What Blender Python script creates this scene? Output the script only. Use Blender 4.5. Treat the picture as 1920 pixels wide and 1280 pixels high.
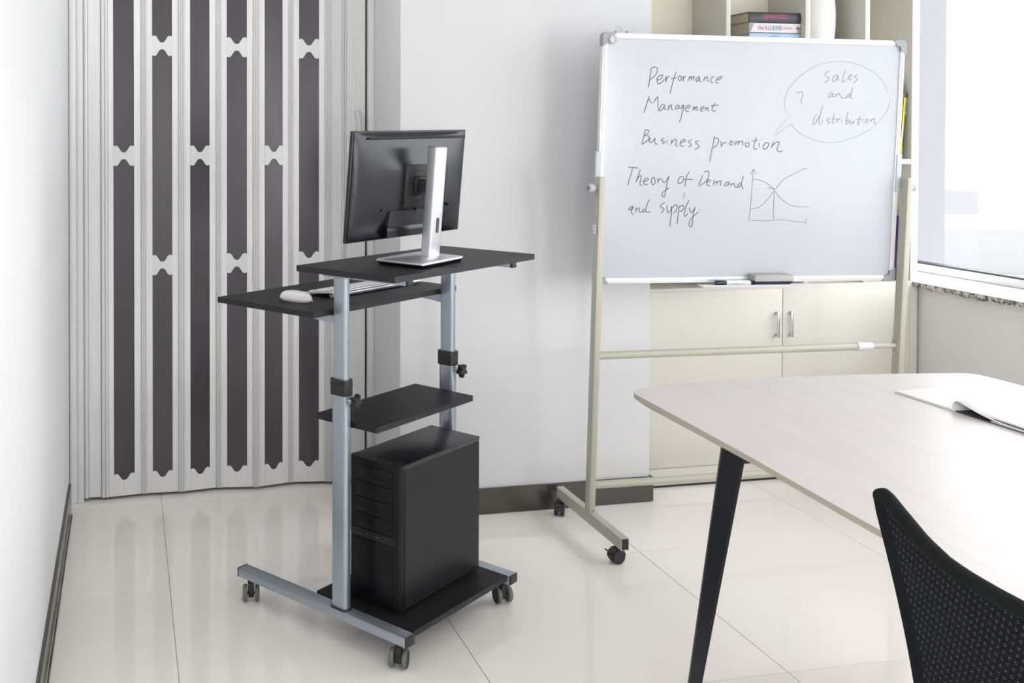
import bpy, bmesh, math, random
from math import sin, cos, pi, radians
from mathutils import Vector, Matrix
for o in list(bpy.data.objects): bpy.data.objects.remove(o)
random.seed(4)
SC = bpy.context.scene
COL = SC.collection

# ------------------------------------------------------------ camera, sky, light, exposure
cam = bpy.data.cameras.new('camera')
cam.sensor_fit = 'HORIZONTAL'; cam.sensor_width = 36.0
cam.lens = 1892.57 / 1920 * 36
cam.shift_x = (960 - 619.2) / 1920
cam.shift_y = -(640 - 282.6) / 1920
cam.clip_start = 0.05; cam.clip_end = 400
camo = bpy.data.objects.new('camera', cam); COL.objects.link(camo)
Rv = Vector((0.98014024, -0.19830434, 0.00071089)); Uv = Vector((0.00221847, 0.0145495, 0.99989169)); Fv = Vector((0.19829321, 0.9800325, -0.01470048))
camo.matrix_world = Matrix(((Rv.x, Uv.x, -Fv.x, 0), (Rv.y, Uv.y, -Fv.y, 0), (Rv.z, Uv.z, -Fv.z, 1.4336), (0, 0, 0, 1)))
SC.camera = camo
SC.view_settings.view_transform = 'Standard'
SC.view_settings.look = 'None'
SC.view_settings.exposure = -0.20
SC.view_settings.gamma = 1.0
SC.view_settings.use_curve_mapping = False
wd = bpy.data.worlds.new('overcast_sky'); SC.world = wd; wd.use_nodes = True
wb = wd.node_tree.nodes['Background']
wb.inputs['Color'].default_value = (0.955, 0.975, 1.0, 1)
wb.inputs['Strength'].default_value = 5.4

def area_lamp(name, loc, rot, sx, sy, power, col=(1, 0.985, 0.96)):
    l = bpy.data.lights.new(name, 'AREA'); l.shape = 'RECTANGLE'; l.size = sx; l.size_y = sy; l.energy = power; l.color = col
    o = bpy.data.objects.new(name, l); o.location = loc; o.rotation_euler = rot; COL.objects.link(o); return o
# unseen lamps added at the ceiling for fill; the far one brightens the back-left corner
for (lx, ly, pw) in ((0.1, 3.3, 7.0), (0.8, -0.2, 6), (2.3, -0.2, 6), (0.8, -1.9, 8), (2.3, -1.9, 8)):
    area_lamp('ceiling_fill_lamp', (lx, ly, 2.70), (0, 0, 0), 0.8 if ly > 2 else 1.1, 1.1, pw)
# two unseen fill lamps added behind the camera to brighten room and door panes
area_lamp('fill_lamp', (0.10, -1.9, 1.38), (radians(90), 0, radians(-4)), 0.42, 0.9, 30, (1, 0.99, 1.0))
area_lamp('fill_lamp', (2.9, -0.75, 1.05), (radians(90), 0, radians(22)), 0.62, 1.4, 36, (1, 0.99, 0.975))

# ------------------------------------------------------------ materials
MATS = {}
def mat(name, col, rough=0.5, metal=0.0, spec=0.5, coat=0.0, bump=None, var=None, emit=None, coat_r=0.05):
    """bump=(kind,scale,strength,stretch) var=(scale,amount,stretch)"""
    if name in MATS: return MATS[name]
    m = bpy.data.materials.new(name); m.use_nodes = True; nt = m.node_tree; N = nt.nodes; L = nt.links
    b = N['Principled BSDF']
    b.inputs['Base Color'].default_value = (*col, 1); b.inputs['Roughness'].default_value = rough
    b.inputs['Metallic'].default_value = metal; b.inputs['Specular IOR Level'].default_value = spec
    b.inputs['Coat Weight'].default_value = coat; b.inputs['Coat Roughness'].default_value = coat_r
    tc = N.new('ShaderNodeTexCoord')
    def noise(scale, stretch, det=4):
        mp = N.new('ShaderNodeMapping'); mp.inputs['Scale'].default_value = stretch
        L.new(tc.outputs['Object'], mp.inputs['Vector'])
        n = N.new('ShaderNodeTexNoise'); n.inputs['Scale'].default_value = scale; n.inputs['Detail'].default_value = det
        L.new(mp.outputs['Vector'], n.inputs['Vector']); return n
    if var:
        n = noise(var[0], var[2]); r = N.new('ShaderNodeMapRange')
        r.inputs['From Min'].default_value = 0.3; r.inputs['From Max'].default_value = 0.7
        r.inputs['To Min'].default_value = 1 - var[1]; r.inputs['To Max'].default_value = 1 + var[1]
        L.new(n.outputs['Fac'], r.inputs['Value'])
        mx = N.new('ShaderNodeVectorMath'); mx.operation = 'SCALE'; mx.inputs[0].default_value = col
        L.new(r.outputs['Result'], mx.inputs['Scale']); L.new(mx.outputs['Vector'], b.inputs['Base Color'])
    if bump:
        n = noise(bump[0], bump[2]); bp = N.new('ShaderNodeBump'); bp.inputs['Strength'].default_value = bump[1]
        bp.inputs['Distance'].default_value = 0.001
        L.new(n.outputs['Fac'], bp.inputs['Height']); L.new(bp.outputs['Normal'], b.inputs['Normal'])
    if emit:
        b.inputs['Emission Color'].default_value = (*emit[0], 1); b.inputs['Emission Strength'].default_value = emit[1]
    MATS[name] = m; return m
def srgb(r, g, b):
    f = lambda c: (c / 255 / 12.92) if c / 255 <= 0.04045 else ((c / 255 + 0.055) / 1.055) ** 2.4
    return (f(r), f(g), f(b))
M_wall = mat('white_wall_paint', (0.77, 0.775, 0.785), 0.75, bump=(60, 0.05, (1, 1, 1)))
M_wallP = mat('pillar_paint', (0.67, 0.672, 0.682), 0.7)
M_wallR = mat('grey_wall_paint', (0.80, 0.79, 0.78), 0.8)
M_ceil = mat('ceiling_paint', (0.85, 0.85, 0.84), 0.9)
M_tile = mat('glossy_floor_tile', (0.87, 0.835, 0.795), 0.07, spec=0.55, var=(1.4, 0.02, (1, 1, 1)))
M_grout = mat('tile_grout', (0.22, 0.20, 0.18), 0.8)
M_base = mat('dark_baseboard', (0.055, 0.048, 0.042), 0.22)
M_pvc = mat('pale_wood_print', (0.73, 0.73, 0.72), 0.42, var=(30, 0.05, (6, 6, 0.12)))
M_pvc2 = mat('pale_smooth_profile', (0.66, 0.665, 0.67), 0.35)
M_pane = mat('dark_textured_pane', (0.060, 0.054, 0.060), 0.28, metal=0.28, spec=0.45, bump=(420, 0.35, (1, 1, 1)))
M_dark = mat('dark_gap', (0.03, 0.028, 0.026), 0.7)
M_cream = mat('cream_laminate', (0.65, 0.632, 0.57), 0.38)
M_creamd = mat('cream_back_panel', (0.88, 0.84, 0.72), 0.5)
M_steel = mat('brushed_steel', (0.62, 0.62, 0.62), 0.25, metal=1.0)
M_board = mat('black_wood_laminate', (0.013, 0.0125, 0.0135), 0.42, spec=0.10, bump=(55, 0.8, (0.35, 9, 9)), var=(55, 0.35, (0.35, 9, 9)))
M_edge = mat('black_edge_band', (0.016, 0.016, 0.02), 0.42, spec=0.3, bump=(90, 0.6, (0.3, 6, 14)))
M_grey = mat('silver_grey_paint', (0.38, 0.425, 0.475), 0.30, metal=0.75, spec=0.6)
M_blk = mat('black_plastic', (0.012, 0.012, 0.014), 0.38)
M_blkm = mat('black_matt_plastic', (0.016, 0.016, 0.018), 0.55)
M_tyre = mat('grey_green_tyre', (0.135, 0.14, 0.115), 0.5)
M_case = mat('black_case_metal', (0.011, 0.011, 0.013), 0.36, spec=0.3, bump=(900, 0.15, (1, 1, 1)))
M_front = mat('black_case_front', (0.004, 0.004, 0.005), 0.40, spec=0.25)
M_mon = mat('monitor_back_plastic', (0.006, 0.0065, 0.012), 0.22, spec=0.5, bump=(1500, 0.12, (1, 1, 1)))
M_screen = mat('screen_glass', (0.01, 0.01, 0.012), 0.1)
M_alu = mat('silver_aluminium', (0.60, 0.61, 0.64), 0.33, metal=0.75)
M_alu2 = mat('grey_metal_cap', (0.26, 0.265, 0.28), 0.35, metal=0.7)
M_white = mat('white_plastic', (0.80, 0.80, 0.81), 0.25)
M_mouse = mat('pinkish_white_plastic', (0.80, 0.745, 0.76), 0.2)
M_post = mat('beige_grey_enamel', (0.43, 0.422, 0.35), 0.35)
M_wb = mat('whiteboard_enamel', (0.475, 0.493, 0.53), 0.16, spec=0.5, var=(2.5, 0.012, (1, 1, 1)))
M_frame = mat('white_aluminium', (0.76, 0.76, 0.78), 0.28, metal=0.25)
M_corner = mat('grey_corner_plastic', (0.30, 0.32, 0.335), 0.4)
M_brk = mat('pale_blue_grey_plastic', (0.47, 0.52, 0.56), 0.4)
M_knob = mat('grey_knob_plastic', (0.42, 0.42, 0.41), 0.4)
M_ink = mat('dark_marker_ink', (0.09, 0.09, 0.105), 0.5)
M_ink2 = mat('faint_marker_ink', (0.235, 0.24, 0.26), 0.5)
M_felt = mat('dark_felt', (0.02, 0.022, 0.035), 0.9)
M_foam = mat('grey_foam', (0.40, 0.40, 0.39), 0.8)
M_tabe = mat('beige_table_edge', (0.50, 0.44, 0.37), 0.5)
M_leg = mat('black_powder_coat', (0.012, 0.013, 0.018), 0.42, spec=0.3)
M_paper = mat('white_paper', (0.86, 0.85, 0.82), 0.6)
M_paper2 = mat('dark_navy_page', (0.03, 0.035, 0.055), 0.5)
M_cloth = mat('black_edge_fabric', (0.009, 0.011, 0.011), 0.8, spec=0.15, bump=(700, 0.8, (1, 1, 1)))
M_frameW = mat('white_window_frame', (0.86, 0.87, 0.88), 0.3)
M_gask = mat('dark_gasket', (0.05, 0.055, 0.06), 0.5)
M_ext = mat('pale_render', (0.268, 0.272, 0.285), 0.8)
M_bld = mat('pale_hazy_facade', (0.272, 0.272, 0.276), 0.9)
M_bwin = mat('hazy_facade_window', (0.243, 0.246, 0.252), 0.6)

def table_mat():
    m = bpy.data.materials.new('white_ash_laminate'); m.use_nodes = True; nt = m.node_tree; N = nt.nodes; L = nt.links
    b = N['Principled BSDF']; b.inputs['Roughness'].default_value = 0.38
    tc = N.new('ShaderNodeTexCoord'); mp = N.new('ShaderNodeMapping'); mp.inputs['Scale'].default_value = (1, 0.16, 1); mp.inputs['Rotation'].default_value = (0, 0, 0.04)
    L.new(tc.outputs['Object'], mp.inputs['Vector'])
    n = N.new('ShaderNodeTexNoise'); n.inputs['Scale'].default_value = 3.4; n.inputs['Detail'].default_value = 1.5; L.new(mp.outputs['Vector'], n.inputs['Vector'])
    mu = N.new('ShaderNodeMath'); mu.operation = 'MULTIPLY'; mu.inputs[1].default_value = 9; L.new(n.outputs['Fac'], mu.inputs[0])
    fr = N.new('ShaderNodeMath'); fr.operation = 'FRACT'; L.new(mu.outputs[0], fr.inputs[0])
    rp = N.new('ShaderNodeValToRGB'); e = rp.color_ramp.elements
    e[0].position = 0.0; e[0].color = (0, 0, 0, 1); e[1].position = 0.5; e[1].color = (0, 0, 0, 1)
    x = e.new(0.86); x.color = (1, 1, 1, 1); x = e.new(1.0); x.color = (0, 0, 0, 1)
    L.new(fr.outputs[0], rp.inputs['Fac'])
    mp2 = N.new('ShaderNodeMapping'); mp2.inputs['Scale'].default_value = (9, 0.35, 1); L.new(tc.outputs['Object'], mp2.inputs['Vector'])
    n2 = N.new('ShaderNodeTexNoise'); n2.inputs['Scale'].default_value = 26; n2.inputs['Detail'].default_value = 4; L.new(mp2.outputs['Vector'], n2.inputs['Vector'])
    mm = N.new('ShaderNodeMath'); mm.operation = 'MULTIPLY_ADD'; mm.inputs[1].default_value = 0.16; L.new(rp.outputs['Color'], mm.inputs[0])
    m3 = N.new('ShaderNodeMath'); m3.operation = 'MULTIPLY'; m3.inputs[1].default_value = 0.5; L.new(n2.outputs['Fac'], m3.inputs[0]); L.new(m3.outputs[0], mm.inputs[2])
    mix = N.new('ShaderNodeMix'); mix.data_type = 'RGBA'; mix.inputs['A'].default_value = (0.61, 0.575, 0.56, 1); mix.inputs['B'].default_value = (0.47, 0.43, 0.41, 1)
    L.new(mm.outputs[0], mix.inputs['Factor']); L.new(mix.outputs['Result'], b.inputs['Base Color'])
    return m
M_tab = table_mat()
def mesh_mat(name, pitch, ang):
    m = bpy.data.materials.new(name); m.use_nodes = True; nt = m.node_tree; N = nt.nodes; L = nt.links
    b = N['Principled BSDF']; b.inputs['Base Color'].default_value = (0.007, 0.008, 0.011, 1); b.inputs['Roughness'].default_value = 0.7; b.inputs['Specular IOR Level'].default_value = 0.12
    tc = N.new('ShaderNodeTexCoord'); mp = N.new('ShaderNodeMapping'); mp.inputs['Rotation'].default_value = (ang, 0, 0)
    L.new(tc.outputs['Object'], mp.inputs['Vector']); sp = N.new('ShaderNodeSeparateXYZ'); L.new(mp.outputs['Vector'], sp.inputs[0])
    vs = []
    for ax, p in (('Y', pitch), ('Z', pitch * 0.8)):
        a = N.new('ShaderNodeMath'); a.operation = 'MULTIPLY'; a.inputs[1].default_value = pi / p; L.new(sp.outputs[ax], a.inputs[0])
        s = N.new('ShaderNodeMath'); s.operation = 'SINE'; L.new(a.outputs[0], s.inputs[0])
        q = N.new('ShaderNodeMath'); q.operation = 'ABSOLUTE'; L.new(s.outputs[0], q.inputs[0]); vs.append(q)
    mn = N.new('ShaderNodeMath'); mn.operation = 'MINIMUM'; L.new(vs[0].outputs[0], mn.inputs[0]); L.new(vs[1].outputs[0], mn.inputs[1])
    gt = N.new('ShaderNodeMath'); gt.operation = 'LESS_THAN'; gt.inputs[1].default_value = 0.86; L.new(mn.outputs[0], gt.inputs[0])
    L.new(gt.outputs[0], b.inputs['Alpha'])
    return m
M_mesh1 = mesh_mat('black_mesh_fabric', 0.0026, 0.42)
M_mesh2 = mesh_mat('black_mesh_lining', 0.0031, 0.20)
def granite_mat():
    m = bpy.data.materials.new('speckled_granite'); m.use_nodes = True; nt = m.node_tree; N = nt.nodes; L = nt.links
    b = N['Principled BSDF']; b.inputs['Roughness'].default_value = 0.6
    tc = N.new('ShaderNodeTexCoord'); n = N.new('ShaderNodeTexNoise'); n.inputs['Scale'].default_value = 70; n.inputs['Detail'].default_value = 3
    L.new(tc.outputs['Object'], n.inputs['Vector']); rp = N.new('ShaderNodeValToRGB'); e = rp.color_ramp.elements
    e[0].position = 0.40; e[0].color = (0.12, 0.10, 0.08, 1); e[1].position = 0.62; e[1].color = (0.72, 0.70, 0.66, 1)
    L.new(n.outputs['Fac'], rp.inputs['Fac']); L.new(rp.outputs['Color'], b.inputs['Base Color']); return m
M_gran = granite_mat()
M_glass = bpy.data.materials.new('window_glass'); M_glass.use_nodes = True
def _g():
    nt = M_glass.node_tree; N = nt.nodes; L = nt.links; N.remove(N['Principled BSDF'])
    t = N.new('ShaderNodeBsdfTransparent'); g = N.new('ShaderNodeBsdfGlossy'); g.inputs['Roughness'].default_value = 0.01
    mx = N.new('ShaderNodeMixShader'); mx.inputs['Fac'].default_value = 0.05
    L.new(t.outputs[0], mx.inputs[1]); L.new(g.outputs[0], mx.inputs[2]); L.new(mx.outputs[0], N['Material Output'].inputs['Surface'])
_g()

# ------------------------------------------------------------ mesh helpers
def link(name, me, m, parent=None, loc=None, rot=None, smooth=None, order=None):
    o = bpy.data.objects.new(name, me); COL.objects.link(o)
    if m is not None:
        for q in (m if isinstance(m, (list, tuple)) else [m]): me.materials.append(q)
    if parent is not None: o.parent = parent
    if order: o.rotation_mode = order
    if loc is not None: o.location = loc
    if rot is not None: o.rotation_euler = rot
    return o
def fin(name, bm, m, parent=None, loc=None, rot=None, smooth=True, order=None, ang=35):
    bmesh.ops.recalc_face_normals(bm, faces=bm.faces)
    me = bpy.data.meshes.new(name); bm.to_mesh(me); bm.free()
    if smooth:
        for p in me.polygons: p.use_smooth = True
        try: me.set_sharp_from_angle(angle=radians(ang))
        except Exception: pass
    return link(name, me, m, parent, loc, rot, order=order)
def bx(bm, x0, x1, y0, y1, z0, z1, bev=0.0, seg=1, mi=0, mtx=None):
    b = bmesh.new()
    r = bmesh.ops.create_cube(b, size=1.0)
    for v in b.verts: v.co = Vector(((x0 + x1) / 2 + v.co.x * (x1 - x0), (y0 + y1) / 2 + v.co.y * (y1 - y0), (z0 + z1) / 2 + v.co.z * (z1 - z0)))
    if bev > 0: bmesh.ops.bevel(b, geom=list(b.edges), offset=bev, segments=seg, profile=0.5, affect='EDGES', clamp_overlap=True)
    add(bm, b, mi, mtx)
def add(bm, b, mi=0, mtx=None):
    vm = {}
    for v in b.verts: vm[v] = bm.verts.new(mtx @ v.co if mtx else v.co)
    for f in b.faces:
        try:
            g = bm.faces.new([vm[v] for v in f.verts]); g.material_index = mi if mi else f.material_index
        except ValueError: pass
    b.free()
def box(name, x0, x1, y0, y1, z0, z1, m, parent=None, bev=0.0, seg=2, **k):
    bm = bmesh.new(); bx(bm, x0, x1, y0, y1, z0, z1, bev, seg); return fin(name, bm, m, parent, **k)
def cyl(bm, p, q, r, n=16, r2=None, bev=0, mi=0):
    p, q = Vector(p), Vector(q); d = q - p; L_ = d.length
    b = bmesh.new(); bmesh.ops.create_cone(b, cap_ends=True, segments=n, radius1=r, radius2=r if r2 is None else r2, depth=L_)
    if bev > 0:
        es = [e for e in b.edges if len(e.link_faces) == 2 and any(len(f.verts) > 4 for f in e.link_faces)]
        bmesh.ops.bevel(b, geom=es, offset=bev, segments=2, profile=0.5, affect='EDGES')
    mt = Matrix.Translation((p + q) / 2) @ d.to_track_quat('Z', 'Y').to_matrix().to_4x4()
    add(bm, b, mi, mt)
def lathe(bm, prof, n=32, mtx=None, close=False):
    rings = []
    for (r, z) in prof:
        ring = []
        for i in range(n):
            a = 2 * pi * i / n; c = Vector((r * cos(a), r * sin(a), z)); ring.append(bm.verts.new(mtx @ c if mtx else c))
        rings.append(ring)
    for a, b in zip(rings, rings[1:]):
        for i in range(n): bm.faces.new((a[i], a[(i + 1) % n], b[(i + 1) % n], b[i]))
    if prof[0][0] > 1e-6: bm.faces.new(rings[0][::-1])
    if prof[-1][0] > 1e-6: bm.faces.new(rings[-1])
def prism(bm, pts, d, org, ux, uy, uz, mi=0):
    """polygon pts (a,b) in plane ux,uy at org, extruded d along uz"""
    org, ux, uy, uz = map(Vector, (org, ux, uy, uz))
    A = [bm.verts.new(org + ux * a + uy * b) for a, b in pts]; B = [bm.verts.new(org + ux * a + uy * b + uz * d) for a, b in pts]
    fs = [bm.faces.new(A[::-1]), bm.faces.new(B)]
    n = len(pts)
    for i in range(n): fs.append(bm.faces.new((A[i], A[(i + 1) % n], B[(i + 1) % n], B[i])))
    for f in fs: f.material_index = mi
def rrect(w, h, r, n=5, cx=0, cy=0):
    P = []
    for (sx, sy, a0) in ((1, 1, 0), (-1, 1, 90), (-1, -1, 180), (1, -1, 270)):
        for i in range(n + 1):
            a = radians(a0 + 90 * i / n); P.append((cx + sx * (w / 2 - r) + r * cos(a), cy + sy * (h / 2 - r) + r * sin(a)))
    return P
def extr(name, prof, z0, z1, m, parent=None, **k):
    bm = bmesh.new(); prism(bm, prof, z1 - z0, (0, 0, z0), (1, 0, 0), (0, 1, 0), (0, 0, 1)); return fin(name, bm, m, parent, **k)
def tube(bm, pts, r, n=8):
    pts = [Vector(p) for p in pts]; rings = []
    for i, p in enumerate(pts):
        t = (pts[min(i + 1, len(pts) - 1)] - pts[max(i - 1, 0)]).normalized()
        q = t.to_track_quat('Z', 'Y'); rings.append([bm.verts.new(p + q @ Vector((r * cos(2 * pi * k / n), r * sin(2 * pi * k / n), 0))) for k in range(n)])
    for a, b in zip(rings, rings[1:]):
        best = min(range(n), key=lambda s: (b[s].co - a[0].co).length)
        for k in range(n): bm.faces.new((a[k], a[(k + 1) % n], b[(k + 1 + best) % n], b[(k + best) % n]))
    bm.faces.new(rings[0][::-1]); bm.faces.new(rings[-1])
def grid_surf(bm, fn, nu, nv, mi=0):
    V = [[bm.verts.new(fn(i / nu, j / nv)) for j in range(nv + 1)] for i in range(nu + 1)]
    for i in range(nu):
        for j in range(nv): bm.faces.new((V[i][j], V[i + 1][j], V[i + 1][j + 1], V[i][j + 1])).material_index = mi
    return V
def empty(name, loc=(0, 0, 0), rz=0.0, label=None, cat=None, group=None):
    o = bpy.data.objects.new(name, None); COL.objects.link(o); o.location = loc; o.rotation_euler = (0, 0, rz); o.empty_display_size = 0.1
    if label: tag(o, label, cat, group)
    return o
def tag(o, label=None, cat=None, group=None, kind=None):
    if label: o['label'] = label
    if cat: o['category'] = cat
    if group: o['group'] = group
    if kind: o['kind'] = kind
    return o
def struct(o): o['kind'] = 'structure'; return o
def dup(o, parent=None, loc=None, rot=None):
    c = o.copy(); COL.objects.link(c); c.parent = parent
    if loc is not None: c.location = loc
    if rot is not None: c.rotation_euler = rot
    for ch in list(o.children): dup(ch, c)
    return c
_fc = {}
def text_mesh(s, h, m, parent, loc, rot, w=None, name='title_lettering', depth=0.0003, shear=0.0, order=None):
    cu = bpy.data.curves.new(name, 'FONT'); cu.body = s; cu.size = 1.0; cu.extrude = 0.0; cu.align_x = 'LEFT'; cu.shear = shear; cu.resolution_u = 2
    t = bpy.data.objects.new(name, cu); COL.objects.link(t); dg = bpy.context.evaluated_depsgraph_get()
    me = bpy.data.meshes.new_from_object(t.evaluated_get(dg)); bpy.data.objects.remove(t); bpy.data.curves.remove(cu)
    xs = [v.co.x for v in me.vertices]; ys = [v.co.y for v in me.vertices]
    sy = h / (max(ys) - min(ys)); sx = (w / (max(xs) - min(xs))) if w else sy
    mx, my = (max(xs) + min(xs)) / 2, (max(ys) + min(ys)) / 2
    for v in me.vertices: v.co = Vector(((v.co.x - mx) * sx, (v.co.y - my) * sy, depth))
    me.materials.clear(); me.name = name
    return link(name, me, m, parent, loc, rot, order=order)
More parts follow.
